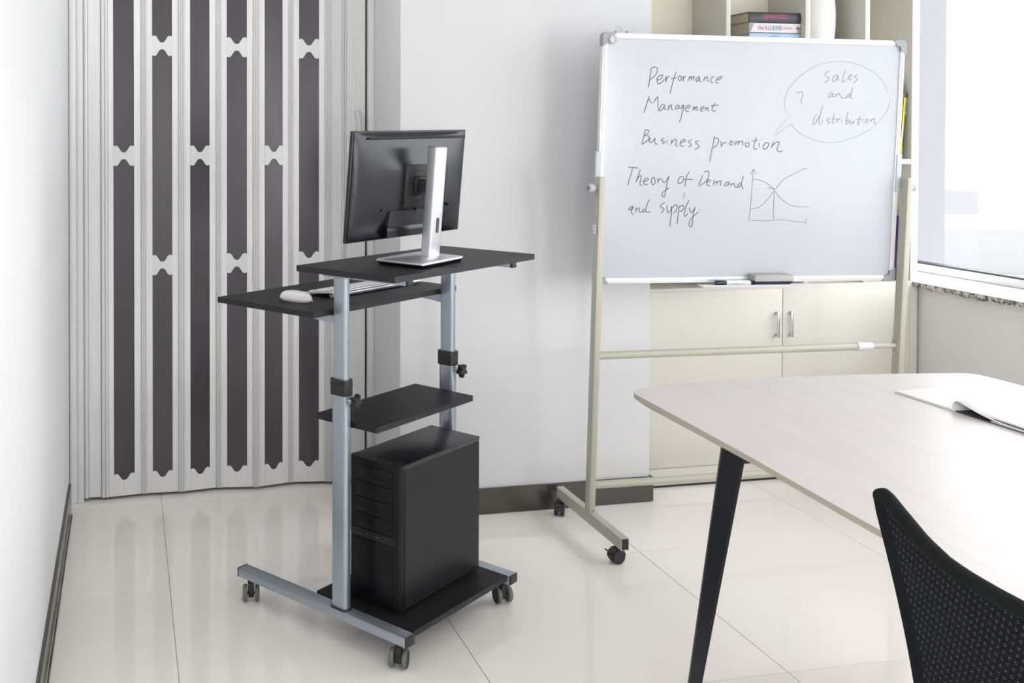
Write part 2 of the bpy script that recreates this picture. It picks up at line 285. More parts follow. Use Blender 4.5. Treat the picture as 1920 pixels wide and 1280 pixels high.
STROKES = {"performance":[[1.0,[-408,325,-409,302,-412,282,-415,258]],[1.0,[-409,325,-394,332,-385,328,-383,319,-389,304,-400,293,-412,284]],[1.0,[-385,287,-373,287,-365,295,-362,301,-368,304,-377,299,-383,290,-382,279,-378,272,-371,273,-361,281,-354,290]],[1.0,[-350,300,-349,289,-349,279]],[1.0,[-348,283,-345,294,-335,301]],[1.0,[-310,315,-316,302,-321,284,-326,262,-331,237]],[1.0,[-330,292,-320,293,-308,295]],[1.0,[-299,302,-302,295,-299,286,-293,286,-290,295,-293,301,-299,302]],[1.0,[-284,302,-283,292,-283,281]],[1.0,[-283,287,-280,297,-273,301]],[1.0,[-258,301,-261,291,-264,284]],[1.0,[-259,294,-252,301,-251,293,-252,285]],[1.0,[-251,293,-243,301,-241,300,-242,286]],[1.0,[-220,301,-227,299,-233,291,-233,283,-227,285,-219,299,-221,286,-213,283]],[1.0,[-200,299,-202,290,-205,285]],[1.0,[-201,292,-194,301,-190,299,-190,288,-182,285]],[1.0,[-163,302,-171,299,-176,289,-174,281,-166,280]],[1.0,[-155,291,-143,291,-135,298,-135,303,-142,301,-151,295,-156,286,-153,279,-145,280]]],"management":[[1.0,[-412,227,-413,218,-419,200,-428,166]],[1.0,[-412,220,-405,207,-399,202]],[1.0,[-394,202,-387,215,-378,225,-377,220,-376,191,-373,173]],[1.0,[-352,199,-362,195,-368,184,-368,176,-361,178,-352,190,-349,197,-352,185,-345,179]],[1.0,[-335,194,-335,185,-338,176]],[1.0,[-334,186,-327,197,-323,196,-324,185,-318,179]],[1.0,[-296,197,-304,195,-310,187,-307,182,-300,185,-294,196,-295,186,-286,184]],[1.0,[-276,198,-283,196,-285,187,-282,187,-276,195,-278,182,-282,168,-287,146,-293,134]],[1.0,[-268,186,-257,187,-252,193,-257,197,-265,193,-270,184,-266,175,-255,176]],[1.0,[-238,194,-239,186,-243,178]],[1.0,[-238,185,-233,191,-233,185,-235,178]],[1.0,[-233,185,-226,192,-224,187,-226,179,-220,179]],[1.0,[-209,184,-200,186,-198,192,-205,192,-211,185,-209,177,-201,177]],[1.0,[-191,189,-192,177]],[1.0,[-192,182,-186,190,-183,188,-183,180,-178,179]],[1.0,[-156,207,-164,191,-166,182,-161,177,-152,179]],[1.0,[-173,196,-157,198,-141,199]]],"sales":[[0.85,[293,332,278,323,276,316,291,306,290,299,275,289]],[0.85,[327,317,312,312,307,298,310,293,320,299,330,315,326,302,334,300]],[0.85,[356,337,349,312,346,294,351,292,364,302]],[0.85,[370,307,381,312,383,320,376,318,370,307,375,301,386,303]],[0.85,[406,319,397,315,396,311,406,305,404,300,393,290]]],"and":[[0.85,[306,255,296,248,293,235,302,238,311,251,308,238,319,238]],[0.85,[323,248,322,236]],[0.85,[323,240,334,250,338,248,345,236,356,233,369,238]],[0.85,[381,249,369,243,366,236,377,238,384,248]],[0.85,[391,273,385,252,383,237,394,233]]],"distribution":[[0.85,[251,172,241,161,236,136,241,133,251,147,260,167]],[0.85,[272,204,265,175,260,147,263,136,268,136]],[0.85,[274,152,273,139]],[0.85,[278,163,279,162]],[0.85,[302,158,292,152,292,149,304,144,294,138]],[0.85,[321,176,317,156,314,141,322,141]],[0.85,[308,154,331,156]],[0.85,[334,157,333,143]],[0.85,[333,147,339,155,346,157]],[0.85,[353,154,351,142]],[0.85,[356,165,358,164]],[0.85,[377,185,372,163,369,136]],[0.85,[371,147,378,153,382,145,370,136]],[0.85,[388,152,387,141,393,138,400,149,401,138]],[0.85,[427,168,421,150,419,137,427,138]],[0.85,[409,154,433,155]],[0.85,[438,158,438,143]],[0.85,[441,169,443,168]],[0.85,[456,158,449,153,449,144,457,145,461,154,455,158]],[0.85,[472,159,471,146]],[0.85,[471,149,482,160,487,156,485,143,496,140]]],"question":[[0.85,[162,243,170,250,185,253,190,244,186,229,184,218,189,210]],[0.85,[192,202,193,199]]],"bubble":[[0.6,[135,171,124,179,119,201,119,223,124,242,139,272,165,300,197,326,232,346,273,360,321,368,370,366,420,354,464,336,499,310,522,282,534,255]],[0.6,[545,235,543,207,531,179,508,154,478,125,439,102,397,84,349,72,306,68,264,72,227,82,190,99,165,117,152,132]],[0.6,[143,162,116,137,99,115,88,101]],[0.6,[86,88,111,109,146,131,162,138]]],"graph":[[0.75,[6,-35,4,-79,2,-139,-2,-225]],[0.75,[-7,-54,1,-42,7,-34,16,-51]],[0.75,[5,-221,31,-223,66,-224,100,-221,135,-220,161,-223,184,-227,225,-229]],[0.75,[218,-215,225,-217,226,-226,223,-238]],[0.75,[5,-72,24,-72,42,-76,64,-86,84,-101,95,-112]],[0.75,[95,-113,114,-135,132,-150,154,-163,176,-170,203,-171,236,-172]],[0.75,[-1,-178,3,-180,21,-178,37,-171,56,-156,73,-137,91,-114]],[0.75,[99,-104,116,-83,136,-65,162,-53,187,-40,207,-31,223,-29]],[0.75,[64,-102,82,-103,98,-107]],[0.75,[0,-108,4,-108]],[0.75,[13,-107,18,-107]],[0.75,[28,-106,32,-106]],[1.0,[93,-112,93,-119]],[1.0,[93,-115,93,-147,92,-179,95,-217]]],"business":[[1.0,[-421,107,-425,85,-432,52]],[1.0,[-421,106,-408,104,-410,95,-424,86]],[1.0,[-424,86,-407,84,-407,72,-417,63,-430,54]],[1.0,[-400,78,-405,69,-403,61,-394,62,-382,77]],[1.0,[-381,77,-384,64,-378,55,-372,56]],[1.0,[-348,77,-358,71,-357,67,-347,64,-346,60,-356,56]],[1.0,[-335,70,-336,56]],[1.0,[-335,81,-333,80]],[1.0,[-317,72,-319,63,-320,54]],[1.0,[-318,60,-306,73,-299,70,-302,57,-299,49,-291,49]],[1.0,[-286,59,-270,65,-265,71,-275,72,-284,63,-285,53,-277,49,-269,50]],[1.0,[-240,71,-253,68,-253,64,-243,57,-242,52,-253,46]],[1.0,[-212,69,-224,66,-226,62,-213,51,-212,45,-229,37]]],"promotion":[[1.0,[-152,87,-154,76,-160,38,-168,-8]],[1.0,[-154,78,-140,78,-136,69,-142,55,-156,42]],[1.0,[-128,68,-125,58,-126,47]],[1.0,[-125,49,-117,61,-103,64]],[1.0,[-89,68,-93,61,-90,55,-82,58,-83,67,-91,68]],[1.0,[-72,68,-70,52]],[1.0,[-70,58,-60,69,-57,66,-58,54]],[1.0,[-58,61,-48,69,-41,66,-41,53]],[1.0,[-27,65,-31,56,-26,49,-17,51,-16,62,-24,65]],[1.0,[12,84,5,60,3,47,9,40,17,43]],[1.0,[-6,70,21,73]],[1.0,[24,64,26,47]],[1.0,[31,76,33,75]],[1.0,[50,64,41,53,43,42,54,44,63,58,56,65,48,63]],[1.0,[81,69,77,57,72,45]],[1.0,[76,52,88,64,101,68,104,61,96,44,99,35,109,32,119,36]]],"theory":[[1.0,[-482,-29,-461,-30,-442,-33]],[1.0,[-465,-30,-468,-51,-475,-71,-480,-95]],[1.0,[-434,-36,-442,-61,-450,-84]],[1.0,[-449,-81,-439,-63,-430,-60,-432,-75,-434,-91,-426,-94]],[1.0,[-420,-80,-409,-78,-402,-72,-409,-68,-418,-75,-420,-86,-413,-92,-403,-89]],[1.0,[-386,-66,-391,-75,-389,-86,-384,-92,-377,-87,-377,-75,-381,-66,-387,-66]],[1.0,[-367,-69,-365,-82,-366,-86]],[1.0,[-365,-80,-359,-71,-351,-70]],[1.0,[-350,-73,-344,-83,-335,-80,-323,-60]],[1.0,[-323,-60,-329,-82,-333,-109,-337,-133,-345,-134,-347,-123,-338,-114,-320,-103]]],"of":[[1.0,[-283,-64,-270,-62,-266,-69,-271,-81,-282,-87,-288,-84,-287,-75,-281,-65]],[1.0,[-245,-44,-254,-58,-258,-75,-260,-99]],[1.0,[-261,-120,-265,-141]],[1.0,[-265,-73,-249,-72,-231,-72]]],"demand":[[1.0,[-193,-56,-200,-74,-208,-94]],[1.0,[-188,-47,-179,-41,-170,-45,-168,-55,-174,-72,-189,-86,-205,-97]],[1.0,[-177,-83,-166,-81,-162,-74,-171,-74,-176,-83,-174,-92,-162,-95]],[1.0,[-148,-74,-148,-86,-151,-93]],[1.0,[-148,-86,-138,-78,-137,-85,-139,-92]],[1.0,[-137,-85,-124,-76,-120,-81,-122,-95]],[1.0,[-90,-80,-100,-84,-106,-92,-102,-95,-92,-90,-88,-81,-89,-92]],[1.0,[-79,-85,-84,-97]],[1.0,[-80,-92,-69,-85,-67,-93,-60,-101,-50,-98]],[1.0,[-42,-83,-51,-89,-55,-97,-47,-99,-39,-88]],[1.0,[-32,-59,-36,-71,-39,-88,-32,-108]]],"and below":[[1.0,[-456,-170,-469,-174,-475,-185]],[1.0,[-456,-170,-463,-182,-462,-194,-454,-201]],[1.0,[-471,-177,-463,-186,-456,-172]],[1.0,[-446,-174,-446,-189,-449,-191]],[1.0,[-447,-185,-434,-176,-433,-182,-432,-191,-417,-191]],[1.0,[-412,-178,-420,-184,-418,-190,-412,-189,-407,-180]],[1.0,[-396,-145,-404,-165,-408,-189,-400,-191,-390,-190]]],"supply":[[1.0,[-335,-156,-349,-165,-352,-172,-341,-178,-339,-183,-348,-195]],[1.0,[-327,-167,-326,-182,-321,-193,-312,-186,-309,-172]],[1.0,[-309,-169,-308,-191,-311,-216,-313,-245]],[1.0,[-307,-177,-295,-165,-287,-169,-290,-184,-301,-196]],[1.0,[-279,-169,-282,-196,-285,-236]],[1.0,[-279,-174,-269,-167,-261,-172,-265,-183,-278,-191]],[1.0,[-241,-146,-253,-172,-258,-201,-253,-206,-244,-196]],[1.0,[-239,-174,-238,-186,-231,-193,-225,-186,-216,-174]],[1.0,[-217,-174,-223,-196,-225,-221,-227,-241,-233,-245,-239,-238,-235,-221,-222,-206,-203,-189]],[1.0,[-194,-184,-192,-184]]]}
# ------------------------------------------------------------ room shell
XL, XR, YB, YN, ZC = -0.219, 3.345, 4.10, -3.0, 2.75
YW = 3.624
bm = bmesh.new(); bx(bm, XL - 0.1, XR + 0.1, YN, YB + 0.3, -0.06, -0.0015); flo = struct(fin('floor', bm, M_grout))
def seg_axis(lo, hi, org, w=0.8):
    k = math.ceil((lo - org) / w); c = [lo]
    while org + k * w < hi - 1e-6:
        if org + k * w > lo + 1e-6: c.append(org + k * w)
        k += 1
    c.append(hi); return c
xs = seg_axis(XL, XR + 0.05, 0.1336); ys = seg_axis(YN, YB + 0.2, 3.184)
tmesh = {}
for a, b in zip(xs, xs[1:]):
    for c, d in zip(ys, ys[1:]):
        w, h = round(b - a, 3), round(d - c, 3)
        if (w, h) not in tmesh:
            q = bmesh.new(); g = 0.0009; bx(q, -w / 2 + g, w / 2 - g, -h / 2 + g, h / 2 - g, -0.009, 0.0, 0.0006, 1)
            me = bpy.data.meshes.new('tile'); q.to_mesh(me); q.free(); me.materials.append(M_tile); tmesh[(w, h)] = me
        o = bpy.data.objects.new('tile', tmesh[(w, h)]); COL.objects.link(o); o.parent = flo; o.location = ((a + b) / 2, (c + d) / 2, 0)
struct(box('wall_left', XL - 0.12, XL, YN, YB + 0.3, 0, ZC, M_wall))
struct(box('wall_back', XL, XR + 0.35, YB + 0.06, YB + 0.2, 0, ZC, M_wall))
struct(box('wall_back_niche', 2.016, XR + 0.0, 4.006, YB + 0.059, 0, ZC, M_wall))
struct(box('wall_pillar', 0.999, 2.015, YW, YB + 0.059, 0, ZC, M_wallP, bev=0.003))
struct(box('wall_front', XL - 0.1, XR + 0.3, YN - 0.12, YN, 0, ZC, M_wall))
struct(box('ceiling', XL - 0.1, XR + 0.4, YN - 0.1, YB + 0.3, ZC, ZC + 0.1, M_ceil))
struct(box('wall_header', XL, 0.999, 3.98, YB + 0.059, 2.28, ZC, M_wall))
struct(box('wall_right', XR, XR + 0.33, YN, YB + 0.06, 0, 0.789, M_wallR))
struct(box('wall_right_upper', XR, XR + 0.33, YN, YB + 0.06, 2.45, ZC, M_wall))
# baseboards
bb = bmesh.new(); bx(bb, 0.987, 2.027, YW - 0.012, YW, 0.001, 0.098, 0.002, 1); bx(bb, 0.987, 0.999, YW, 4.02, 0.001, 0.098, 0.002, 1); bx(bb, 2.015, 2.027, YW, 3.742, 0.001, 0.098, 0.002, 1)
struct(fin('baseboard_back', bb, M_base))
bb = bmesh.new(); bx(bb, XL, XL + 0.010, YN, 3.98, 0.001, 0.098, 0.002, 1); struct(fin('baseboard_left', bb, M_base))
bb = bmesh.new(); tube(bb, [(XL + 0.016, 3.9 - 0.1 * i, 0.006 + 0.004 * sin(i * 1.3) ** 2) for i in range(14)], 0.0030, 6)
tag(fin('cable', bb, mat('brown_cable', (0.12, 0.10, 0.085), 0.5)), 'thin brown cable lying along the foot of the left wall', 'cable')

# window in the right wall
win = struct(empty('window_1', (3.62, 0.5, 0.81)))
def wb_(name, x0, x1, y0, y1, z0, z1, m, bev=0.002): return box(name, x0 - 3.62, x1 - 3.62, y0 - 0.5, y1 - 0.5, z0 - 0.81, z1 - 0.81, m, win, bev=bev)
wb_('frame_rail', 3.59, 3.65, -2.9, YB + 0.055, 0.811, 0.846, M_frameW)
wb_('frame_gasket', 3.597, 3.643, -2.9, YB + 0.055, 0.8463, 0.853, M_gask, 0)
wb_('frame_rail', 3.59, 3.65, -2.9, YB + 0.055, 2.40, 2.449, M_frameW)
for k, y in enumerate((-2.9, -1.2, 0.5, 2.2)):
    wb_('frame_stile', 3.59, 3.65, y - 0.03, y + 0.03, 0.854, 2.399, M_frameW)
for (y0, y1) in ((-2.87, -1.23), (-1.17, 0.47), (0.53, 2.17), (2.23, YB + 0.05)):
    wb_('pane', 3.618, 3.624, y0, y1, 0.8535, 2.399, M_glass, 0)
sill = struct(box('trim_1', 3.312, 3.675, YN, YB + 0.055, 0.791, 0.810, mat('white_sill_stone', (0.82, 0.82, 0.81), 0.3), bev=0.002))
gr = bmesh.new()
random.seed(7); n = 160; prof = []
for i in range(n + 1):
    y = YN + (YB - 0.06 + 3.0) * i / n - 0 ; prof.append((3.3105 + random.uniform(-0.0015, 0.0015), 0.786 + random.uniform(-0.004, 0.0045), y))
for (x, z, y), (x2, z2, y2) in zip(prof, prof[1:]):
    v = [gr.verts.new(p) for p in ((x, y, z), (x2, y2, z2), (x2 - 0.002, y2, 0.808), (x - 0.002, y, 0.808), (3.33, y, z), (3.33, y2, z2))]
    gr.faces.new(v[0:4]); gr.faces.new((v[0], v[4], v[5], v[1]))
bmesh.ops.remove_doubles(gr, verts=gr.verts, dist=1e-5)
g_ = fin('granite_edge', gr, M_gran, sill)

# exterior: facade pier and pale distant buildings
struct(box('wall_outside_pier', 3.70, 3.862, YB + 0.07, 4.6, -6, 8, M_ext))
def building(x, y, rz, w, d, top, base, rows, cols, label, cornice=True, ww=1.1, wh=1.7):
    e = empty('building', (x, y, base), rz, label, 'building')
    h = top - base
    box('wall', -w / 2, w / 2, -d / 2, d / 2, 0, h, M_bld, e)
    if cornice:
        box('cornice', -w / 2 - 0.5, w / 2 + 0.5, -d / 2 - 0.5, d / 2 + 0.5, h, h + 0.9, M_bld, e)
        box('string_course', -w / 2 - 0.25, w / 2 + 0.25, -d / 2 - 0.25, d / 2 + 0.25, h - 3.6, h - 3.1, M_bld, e)
        box('parapet', -w / 2 + 1.5, w / 2 - 1.5, -d / 2 + 1.5, d / 2 - 1.5, h + 0.9, h + 3.6, M_bld, e)
    q = bmesh.new(); bx(q, -ww / 2, ww / 2, -0.05, 0.1, 0, wh); me = bpy.data.meshes.new('window'); q.to_mesh(me); q.free(); me.materials.append(M_bwin)
    for r in range(rows):
        for c in range(cols):
            o = bpy.data.objects.new('window', me); COL.objects.link(o); o.parent = e
            o.location = (-w / 2 + w * (c + 0.5) / cols, -d / 2 - 0.03, h - 6.6 - r * 3.8 + 0.6)
    return e
building(66, 52, radians(-32), 34, 16, -7.9, -34, 4, 9, 'wide pale classical building with cornices seen low through the window')
building(92, 110, radians(-30), 18, 16, -4.8, -34, 5, 6, 'faint tall tower block furthest off in the haze', cornice=False)
struct(box('ground_outside', -100, 300, -200, 300, -34.5, -34, M_bld))

# ------------------------------------------------------------ accordion partition
part = empty('accordion_door', (0.40, 4.06, 0.0), 0, 'pale wood-look accordion folding door with dark vertical panes in the back opening', 'folding door')
PO = Vector((0.40, 4.06, 0))
ZT = 2.26
def strip(name, x0, y0, x1, y1, z0, z1, m, th=0.008, front=0.0, parent=part, ribs=0):
    """vertical board from (x0,y0) to (x1,y1), front face facing -Y, optional half round ribs"""
    a = Vector((x0, y0, 0)) - PO; b = Vector((x1, y1, 0)) - PO; a.z = b.z = 0; u = (b - a); L_ = u.length; u.normalize(); nrm = Vector((u.y, -u.x, 0))
    q = bmesh.new(); pts = [(0, -th)] + ([] if ribs else [(0, 0)])
    if ribs:
        for k in range(ribs):
            c0 = L_ * k / ribs; w = L_ / ribs
            pts += [(c0 + w * 0.02, 0.0), (c0 + w * 0.05, -0.0035), (c0 + w * 0.10, -0.0035)]; pts += [(c0 + w * (0.13 + 0.82 * t / 5), 0.0030 * sin(pi * t / 5)) for t in range(6)]
    pts += [(L_, 0), (L_, -th)]
    prism(q, pts, z1 - z0, a + nrm * front + Vector((0, 0, z0)), u, nrm, (0, 0, 1))
    return fin(name, q, m, parent, ang=25)
# (name, xa, ya, xb, yb)
strip('wall_post', -0.217, 4.030, -0.164, 4.040, 0.001, ZT, M_pvc2, 0.03, ribs=2)
strip('hinge_strip', -0.164, 4.054, -0.146, 4.052, 0.012, ZT, M_pvc2, ribs=1, front=0.003)
strip('flat_slat', -0.145, 4.052, -0.098, 4.050, 0.014, ZT, M_pvc)
strip('hinge_strip', -0.097, 4.049, -0.070, 4.048, 0.012, ZT, M_pvc2, ribs=2, front=0.003)
panels = [(-0.069, 4.048, 0.058, 4.062, -0.049, 0.031, 0), (0.080, 4.063, 0.204, 4.058, 0.102, 0.180, 1), (0.230, 4.058, 0.355, 4.074, 0.251, 0.329, 0),
          (0.377, 4.072, 0.502, 4.054, 0.398, 0.478, 1), (0.528, 4.052, 0.650, 4.076, 0.550, 0.626, 0), (0.669, 4.079, 0.799, 4.060, 0.694, 0.775, 1)]
hinges = [(0.058, 4.062, 0.080, 4.063), (0.204, 4.058, 0.230, 4.058), (0.355, 4.074, 0.377, 4.072), (0.502, 4.053, 0.528, 4.052), (0.650, 4.076, 0.669, 4.079), (0.799, 4.060, 0.826, 4.056)]
for h_ in hinges: strip('hinge_strip', *h_, 0.012, ZT, M_pvc2, 0.006, front=0.004, ribs=3)
def wave(w, zlo, zhi, n=26):
    """top edge with two side lobes and a round notch in the middle"""
    P = []
    for i in range(n + 1):
        t = i / n; d = abs(t - 0.5) * 2
        f = 0.5 - 0.5 * cos(pi * min(1, max(0, (d - 0.10) / 0.62)))
        if d > 0.78: f -= 0.10 * ((d - 0.78) / 0.22) ** 2
        P.append((t * w, zlo + (zhi - zlo) * f))
    return P
for (xa, ya, xb, yb, ga, gb, odd) in panels:
    yy = lambda x: ya + (yb - ya) * (x - xa) / (xb - xa)
    strip('stile', xa, ya, ga, yy(ga), 0.012, ZT, M_pvc, 0.010, ribs=0)
    strip('stile', gb, yy(gb), xb, yb, 0.012, ZT, M_pvc, 0.010, ribs=0)
    strip('dark_pane', ga - 0.002, yy(ga) + 0.004, gb + 0.002, yy(gb) + 0.004, 0.03, ZT - 0.02, M_pane, 0.004)
    a = Vector((ga, yy(ga) + 0.002, 0)) - PO; b = Vector((gb, yy(gb) + 0.002, 0)) - PO; a.z = b.z = 0; u = b - a; w = u.length; u.normalize(); nr = Vector((u.y, -u.x, 0))
    q = bmesh.new(); prism(q, [(w, 0.012), (0, 0.012)] + wave(w, 0.074, 0.099), 0.003, a, u, (0, 0, 1), nr); fin('kick_insert', q, M_pvc, part, smooth=False)
    for zc in ((1.790, 0.920) if odd else (1.355,)):
        P = wave(w, zc + 0.0135, zc + 0.040); Q = [(x, 2 * zc - z) for x, z in P]
        q = bmesh.new(); prism(q, Q + P[::-1], 0.003, a, u, (0, 0, 1), nr); fin('bow_tie_bridge', q, M_pvc2, part, smooth=False)
strip('flat_slat', 0.826, 4.056, 0.869, 4.058, 0.014, ZT, M_pvc, ribs=0)
strip('hinge_strip', 0.869, 4.056, 0.889, 4.056, 0.012, ZT, M_pvc2, ribs=2, front=0.003)
strip('lead_post', 0.889, 4.050, 0.966, 4.050, 0.012, ZT, M_pvc, 0.03, ribs=0)
q = bmesh.new(); tube(q, [(0.926 - PO.x, 4.050 - PO.y + 0.002, 1.542), (0.932 - PO.x, 4.032 - PO.y, 1.535), (0.935 - PO.x, 4.024 - PO.y, 1.50), (0.935 - PO.x, 4.022 - PO.y, 1.44), (0.935 - PO.x, 4.024 - PO.y, 1.38), (0.930 - PO.x, 4.034 - PO.y, 1.345), (0.926 - PO.x, 4.052 - PO.y, 1.338)], 0.008, 10)
fin('pull_handle', q, M_pvc2, part)
struct(box('door_1', 0.975, 0.9985, 4.022, 4.075, 0.001, ZT, M_pvc, bev=0.001))
strip('shadow_gap', 0.966, 4.075, 0.975, 4.075, 0.012, ZT, M_dark, 0.003)

# ------------------------------------------------------------ bookcase and cabinet
YF, YBK = 3.7435, 4.005
bc = empty('bookcase', (2.68, 3.9, 0.0), 0, 'tall cream bookcase with open compartments above a two-door cupboard', 'bookcase')
BO = Vector((2.68, 3.9, 0))
def bb_(name, x0, x1, y0, y1, z0, z1, m, bev=0.001, parent=bc): return box(name, x0 - BO.x, x1 - BO.x, y0 - BO.y, y1 - BO.y, z0, z1, m, parent, bev=bev)
ZTOP = 2.66
bb_('side_panel', 3.297, 3.333, YF, YBK, 0.001, ZTOP, M_cream)
bb_('side_panel', 2.030, 2.052, YF, YBK, 0.001, ZTOP, M_cream)
bb_('back_panel', 2.052, 3.297, YBK - 0.008, YBK, 0.08, ZTOP, M_creamd)
bb_('worktop', 2.052, 3.297, YF, YBK - 0.008, 0.792, 0.813, M_cream)
bb_('plinth', 2.052, 3.297, YF + 0.003, YF + 0.02, 0.010, 0.078, M_cream)
bb_('plinth_gap', 2.052, 3.297, YF + 0.006, YF + 0.02, 0.0, 0.010, M_dark, 0)
for x0, x1 in ((2.414, 2.434), (2.781, 2.804), (3.067, 3.089)): bb_('divider', x0, x1, YF, YBK - 0.008, 0.813, ZTOP - 0.022, M_cream)
segs = ((2.052, 2.414), (2.434, 2.781), (2.804, 3.067), (3.089, 3.297))
for (x0, x1) in segs:
    for z in (1.326, 1.788, 2.23): 
        if z == 1.788 and x0 > 3.0: continue
        bb_('shelf', x0, x1, YF + 0.001, YBK - 0.008, z - 0.011, z + 0.011, M_cream)
bb_('top_panel', 2.052, 3.297, YF, YBK, ZTOP - 0.022, ZTOP, M_cream)
for (x0, x1, hx) in ((2.056, 2.680, 2.651), (2.683, 3.293, 2.714)):
    d = bb_('door', x0, x1, YF - 0.004, YF + 0.014, 0.082, 0.790 + 0.010, M_cream, 0.0012)
    q = bmesh.new(); bx(q, hx - 0.0048 - BO.x, hx + 0.0048 - BO.x, YF - 0.024 - BO.y, YF - 0.016 - BO.y, 0.598, 0.708, 0.002, 2)
    for z in (0.608, 0.698): bx(q, hx - 0.0042 - BO.x, hx + 0.0042 - BO.x, YF - 0.017 - BO.y, YF - 0.003 - BO.y, z - 0.006, z + 0.006, 0.001, 1)
    h_ = fin('handle', q, M_steel, d)

# books
def book(name, w, th, dep, mcov, label, loc, rot, group=None, spine_round=0.0, cat='book', msp=None):
    """lying book: spine along X facing -Y, thickness Z, origin at bottom centre of spine"""
    e = empty(name, loc, 0, label, cat, group); e.rotation_mode = 'XYZ'; e.rotation_euler = rot
    q = bmesh.new(); c = 0.0022
    bx(q, -w / 2, w / 2, 0.0, dep, 0, c); bx(q, -w / 2, w / 2, 0.0, dep, th - c, th)
    ns = 8; pts = [(0.004, 0), (0.004, th)] ; arc = []
    for i in range(ns + 1):
        t = i / ns; arc.append((0.0 - spine_round * sin(pi * t), th * (1 - t)))
    prism(q, [(0.003, th - 0.0001)] + [(a, b) for a, b in arc][0:] + [(0.003, 0.0001)], w, (-w / 2, 0, 0), (0, 1, 0), (0, 0, 1), (1, 0, 0))
    fin('cover', q, mcov, e, ang=30)
    q = bmesh.new(); bx(q, -w / 2 + 0.004, w / 2 - 0.004, 0.003, dep - 0.004, c, th - c); fin('pages', q, mat('book_pages', (0.55, 0.49, 0.38), 0.8, bump=(300, 0.5, (0.2, 0.2, 30))), e)
    return e
ZS = 1.799
c_blk = mat('black_book_cover', (0.03, 0.032, 0.040), 0.35)
c_wht = mat('white_book_cover', (0.72, 0.71, 0.72), 0.4)
c_blu = mat('light_blue_book_cover', (0.42, 0.58, 0.74), 0.4)
c_gry = mat('grey_spine_print', (0.33, 0.34, 0.35), 0.45)
t_pnk = mat('pink_print', (0.60, 0.12, 0.25), 0.5); t_blu = mat('blue_print', (0.10, 0.22, 0.36), 0.5); t_lpk = mat('pale_pink_print', (0.70, 0.34, 0.36), 0.5)
t_wht = mat('white_print', (0.8, 0.8, 0.82), 0.5); t_nvy = mat('navy_print', (0.12, 0.18, 0.38), 0.5)
BX, BY = 2.6590, 3.775; g = 'books lying in the second bookcase compartment'
z = ZS
e = book('book', 0.238, 0.028, 0.20, c_gry, 'grey book at the bottom of the lying stack behind the whiteboard', (BX, BY + 0.004, z), (0, 0, 0), g); z += 0.0285
e = book('book', 0.236, 0.036, 0.20, c_blu, 'light blue book lying under the white book in the compartment', (BX, BY, z), (0, 0, 0), g, 0.002)
q = box('spine_print', -0.01, 0.02, -0.0026, -0.0021, 0.012, 0.030, mat('mauve_print', (0.42, 0.45, 0.66), 0.5), e)
text_mesh('M LA', 0.010, t_nvy, e, (0.0, -0.0028, 0.019), (radians(90), radians(180), 0), 0.05)
z += 0.0365
e = book('book', 0.240, 0.043, 0.20, c_wht, 'white film book with pink and blue upside-down title, middle of the stack', (BX, BY - 0.003, z), (0, 0, 0), g, 0.0)
for s, w_, h_, x_, m_ in (('MAKING', 0.046, 0.012, 0.0545, t_lpk), ('SHORT', 0.056, 0.020, 0.0015, t_blu), ('FILMS', 0.052, 0.017, -0.0545, t_pnk)):
    text_mesh(s, h_, m_, e, (x_, -0.0006, 0.0215), (radians(90), radians(180), 0), w_)
q = bmesh.new(); prism(q, [(-0.1195, 0.001), (-0.1195, 0.042), (-0.096, 0.042), (-0.116, 0.001)], 0.0005, (0, -0.0001, 0), (1, 0, 0), (0, 0, 1), (0, -1, 0)); fin('grey_corner_print', q, c_gry, e, smooth=False)
q = bmesh.new(); prism(q, [(0.1195, 0.001), (0.1195, 0.036), (0.112, 0.018), (0.100, 0.001)], 0.0005, (0, -0.0001, 0), (1, 0, 0), (0, 0, 1), (0, -1, 0)); fin('grey_corner_print', q, c_gry, e, smooth=False)
q = bmesh.new(); cyl(q, (0.106, -0.0002, 0.022), (0.106, -0.0009, 0.022), 0.006, 14); fin('red_dot_print', q, mat('red_print', (0.45, 0.05, 0.10), 0.5), e)
z += 0.0435
e = book('book', 0.242, 0.043, 0.20, c_blk, 'thick black book with pink condensed title on top of the lying stack', (BX, BY - 0.002, z), (0, 0, 0), g, 0.003)
text_mesh('UNKNOWNRAVENS', 0.020, t_pnk, e, (-0.002, -0.0034, 0.0245), (radians(90), radians(180), 0), 0.118)
# standing, leaning books right column (origin at bottom of spine, rotate so that width becomes height)
def sbook(name, h, th, mcov, label, x, y, z, lean, grp):
    e = book(name, h, th, 0.17, mcov, label, (x, y, z), (0, 0, 0), grp)
    # width X -> up: rotate about Y by -90 then lean
    e.rotation_euler = (0, radians(-90) + lean, 0)
    return e
g2 = 'books standing in the right-hand bookcase column'
def lean_place(h, th, lean, xb, zb):
    # centre of spine such that lowest right corner touches zb
    return xb, zb
dk = mat('slate_blue_book_cover', (0.055, 0.065, 0.09), 0.45); yl = mat('yellow_book_cover', (0.72, 0.68, 0.03), 0.45); dg = mat('charcoal_book_cover', (0.07, 0.075, 0.085), 0.45); pu = mat('purple_book_cover', (0.12, 0.07, 0.19), 0.45)
def stand(h, th, lean, cx, y, zb, m, label):
    # local X axis -> direction (sin lean, 0, cos lean); local Z -> (-cos lean.., )
    zc = zb + h / 2 * cos(lean) + 0.0005
    e = sbook('book', h, th, m, label, cx, y, zc, lean, g2); return e
e1 = stand(0.335, 0.016, 0.085, 3.2605, YF + 0.03, 1.337, dk, 'tall slate blue book leaning behind the right edge of the whiteboard')
e2 = stand(0.283, 0.013, 0.085, 3.2742, YF + 0.016, 1.3385, yl, 'yellow book with a black top band leaning in the right bookcase column')
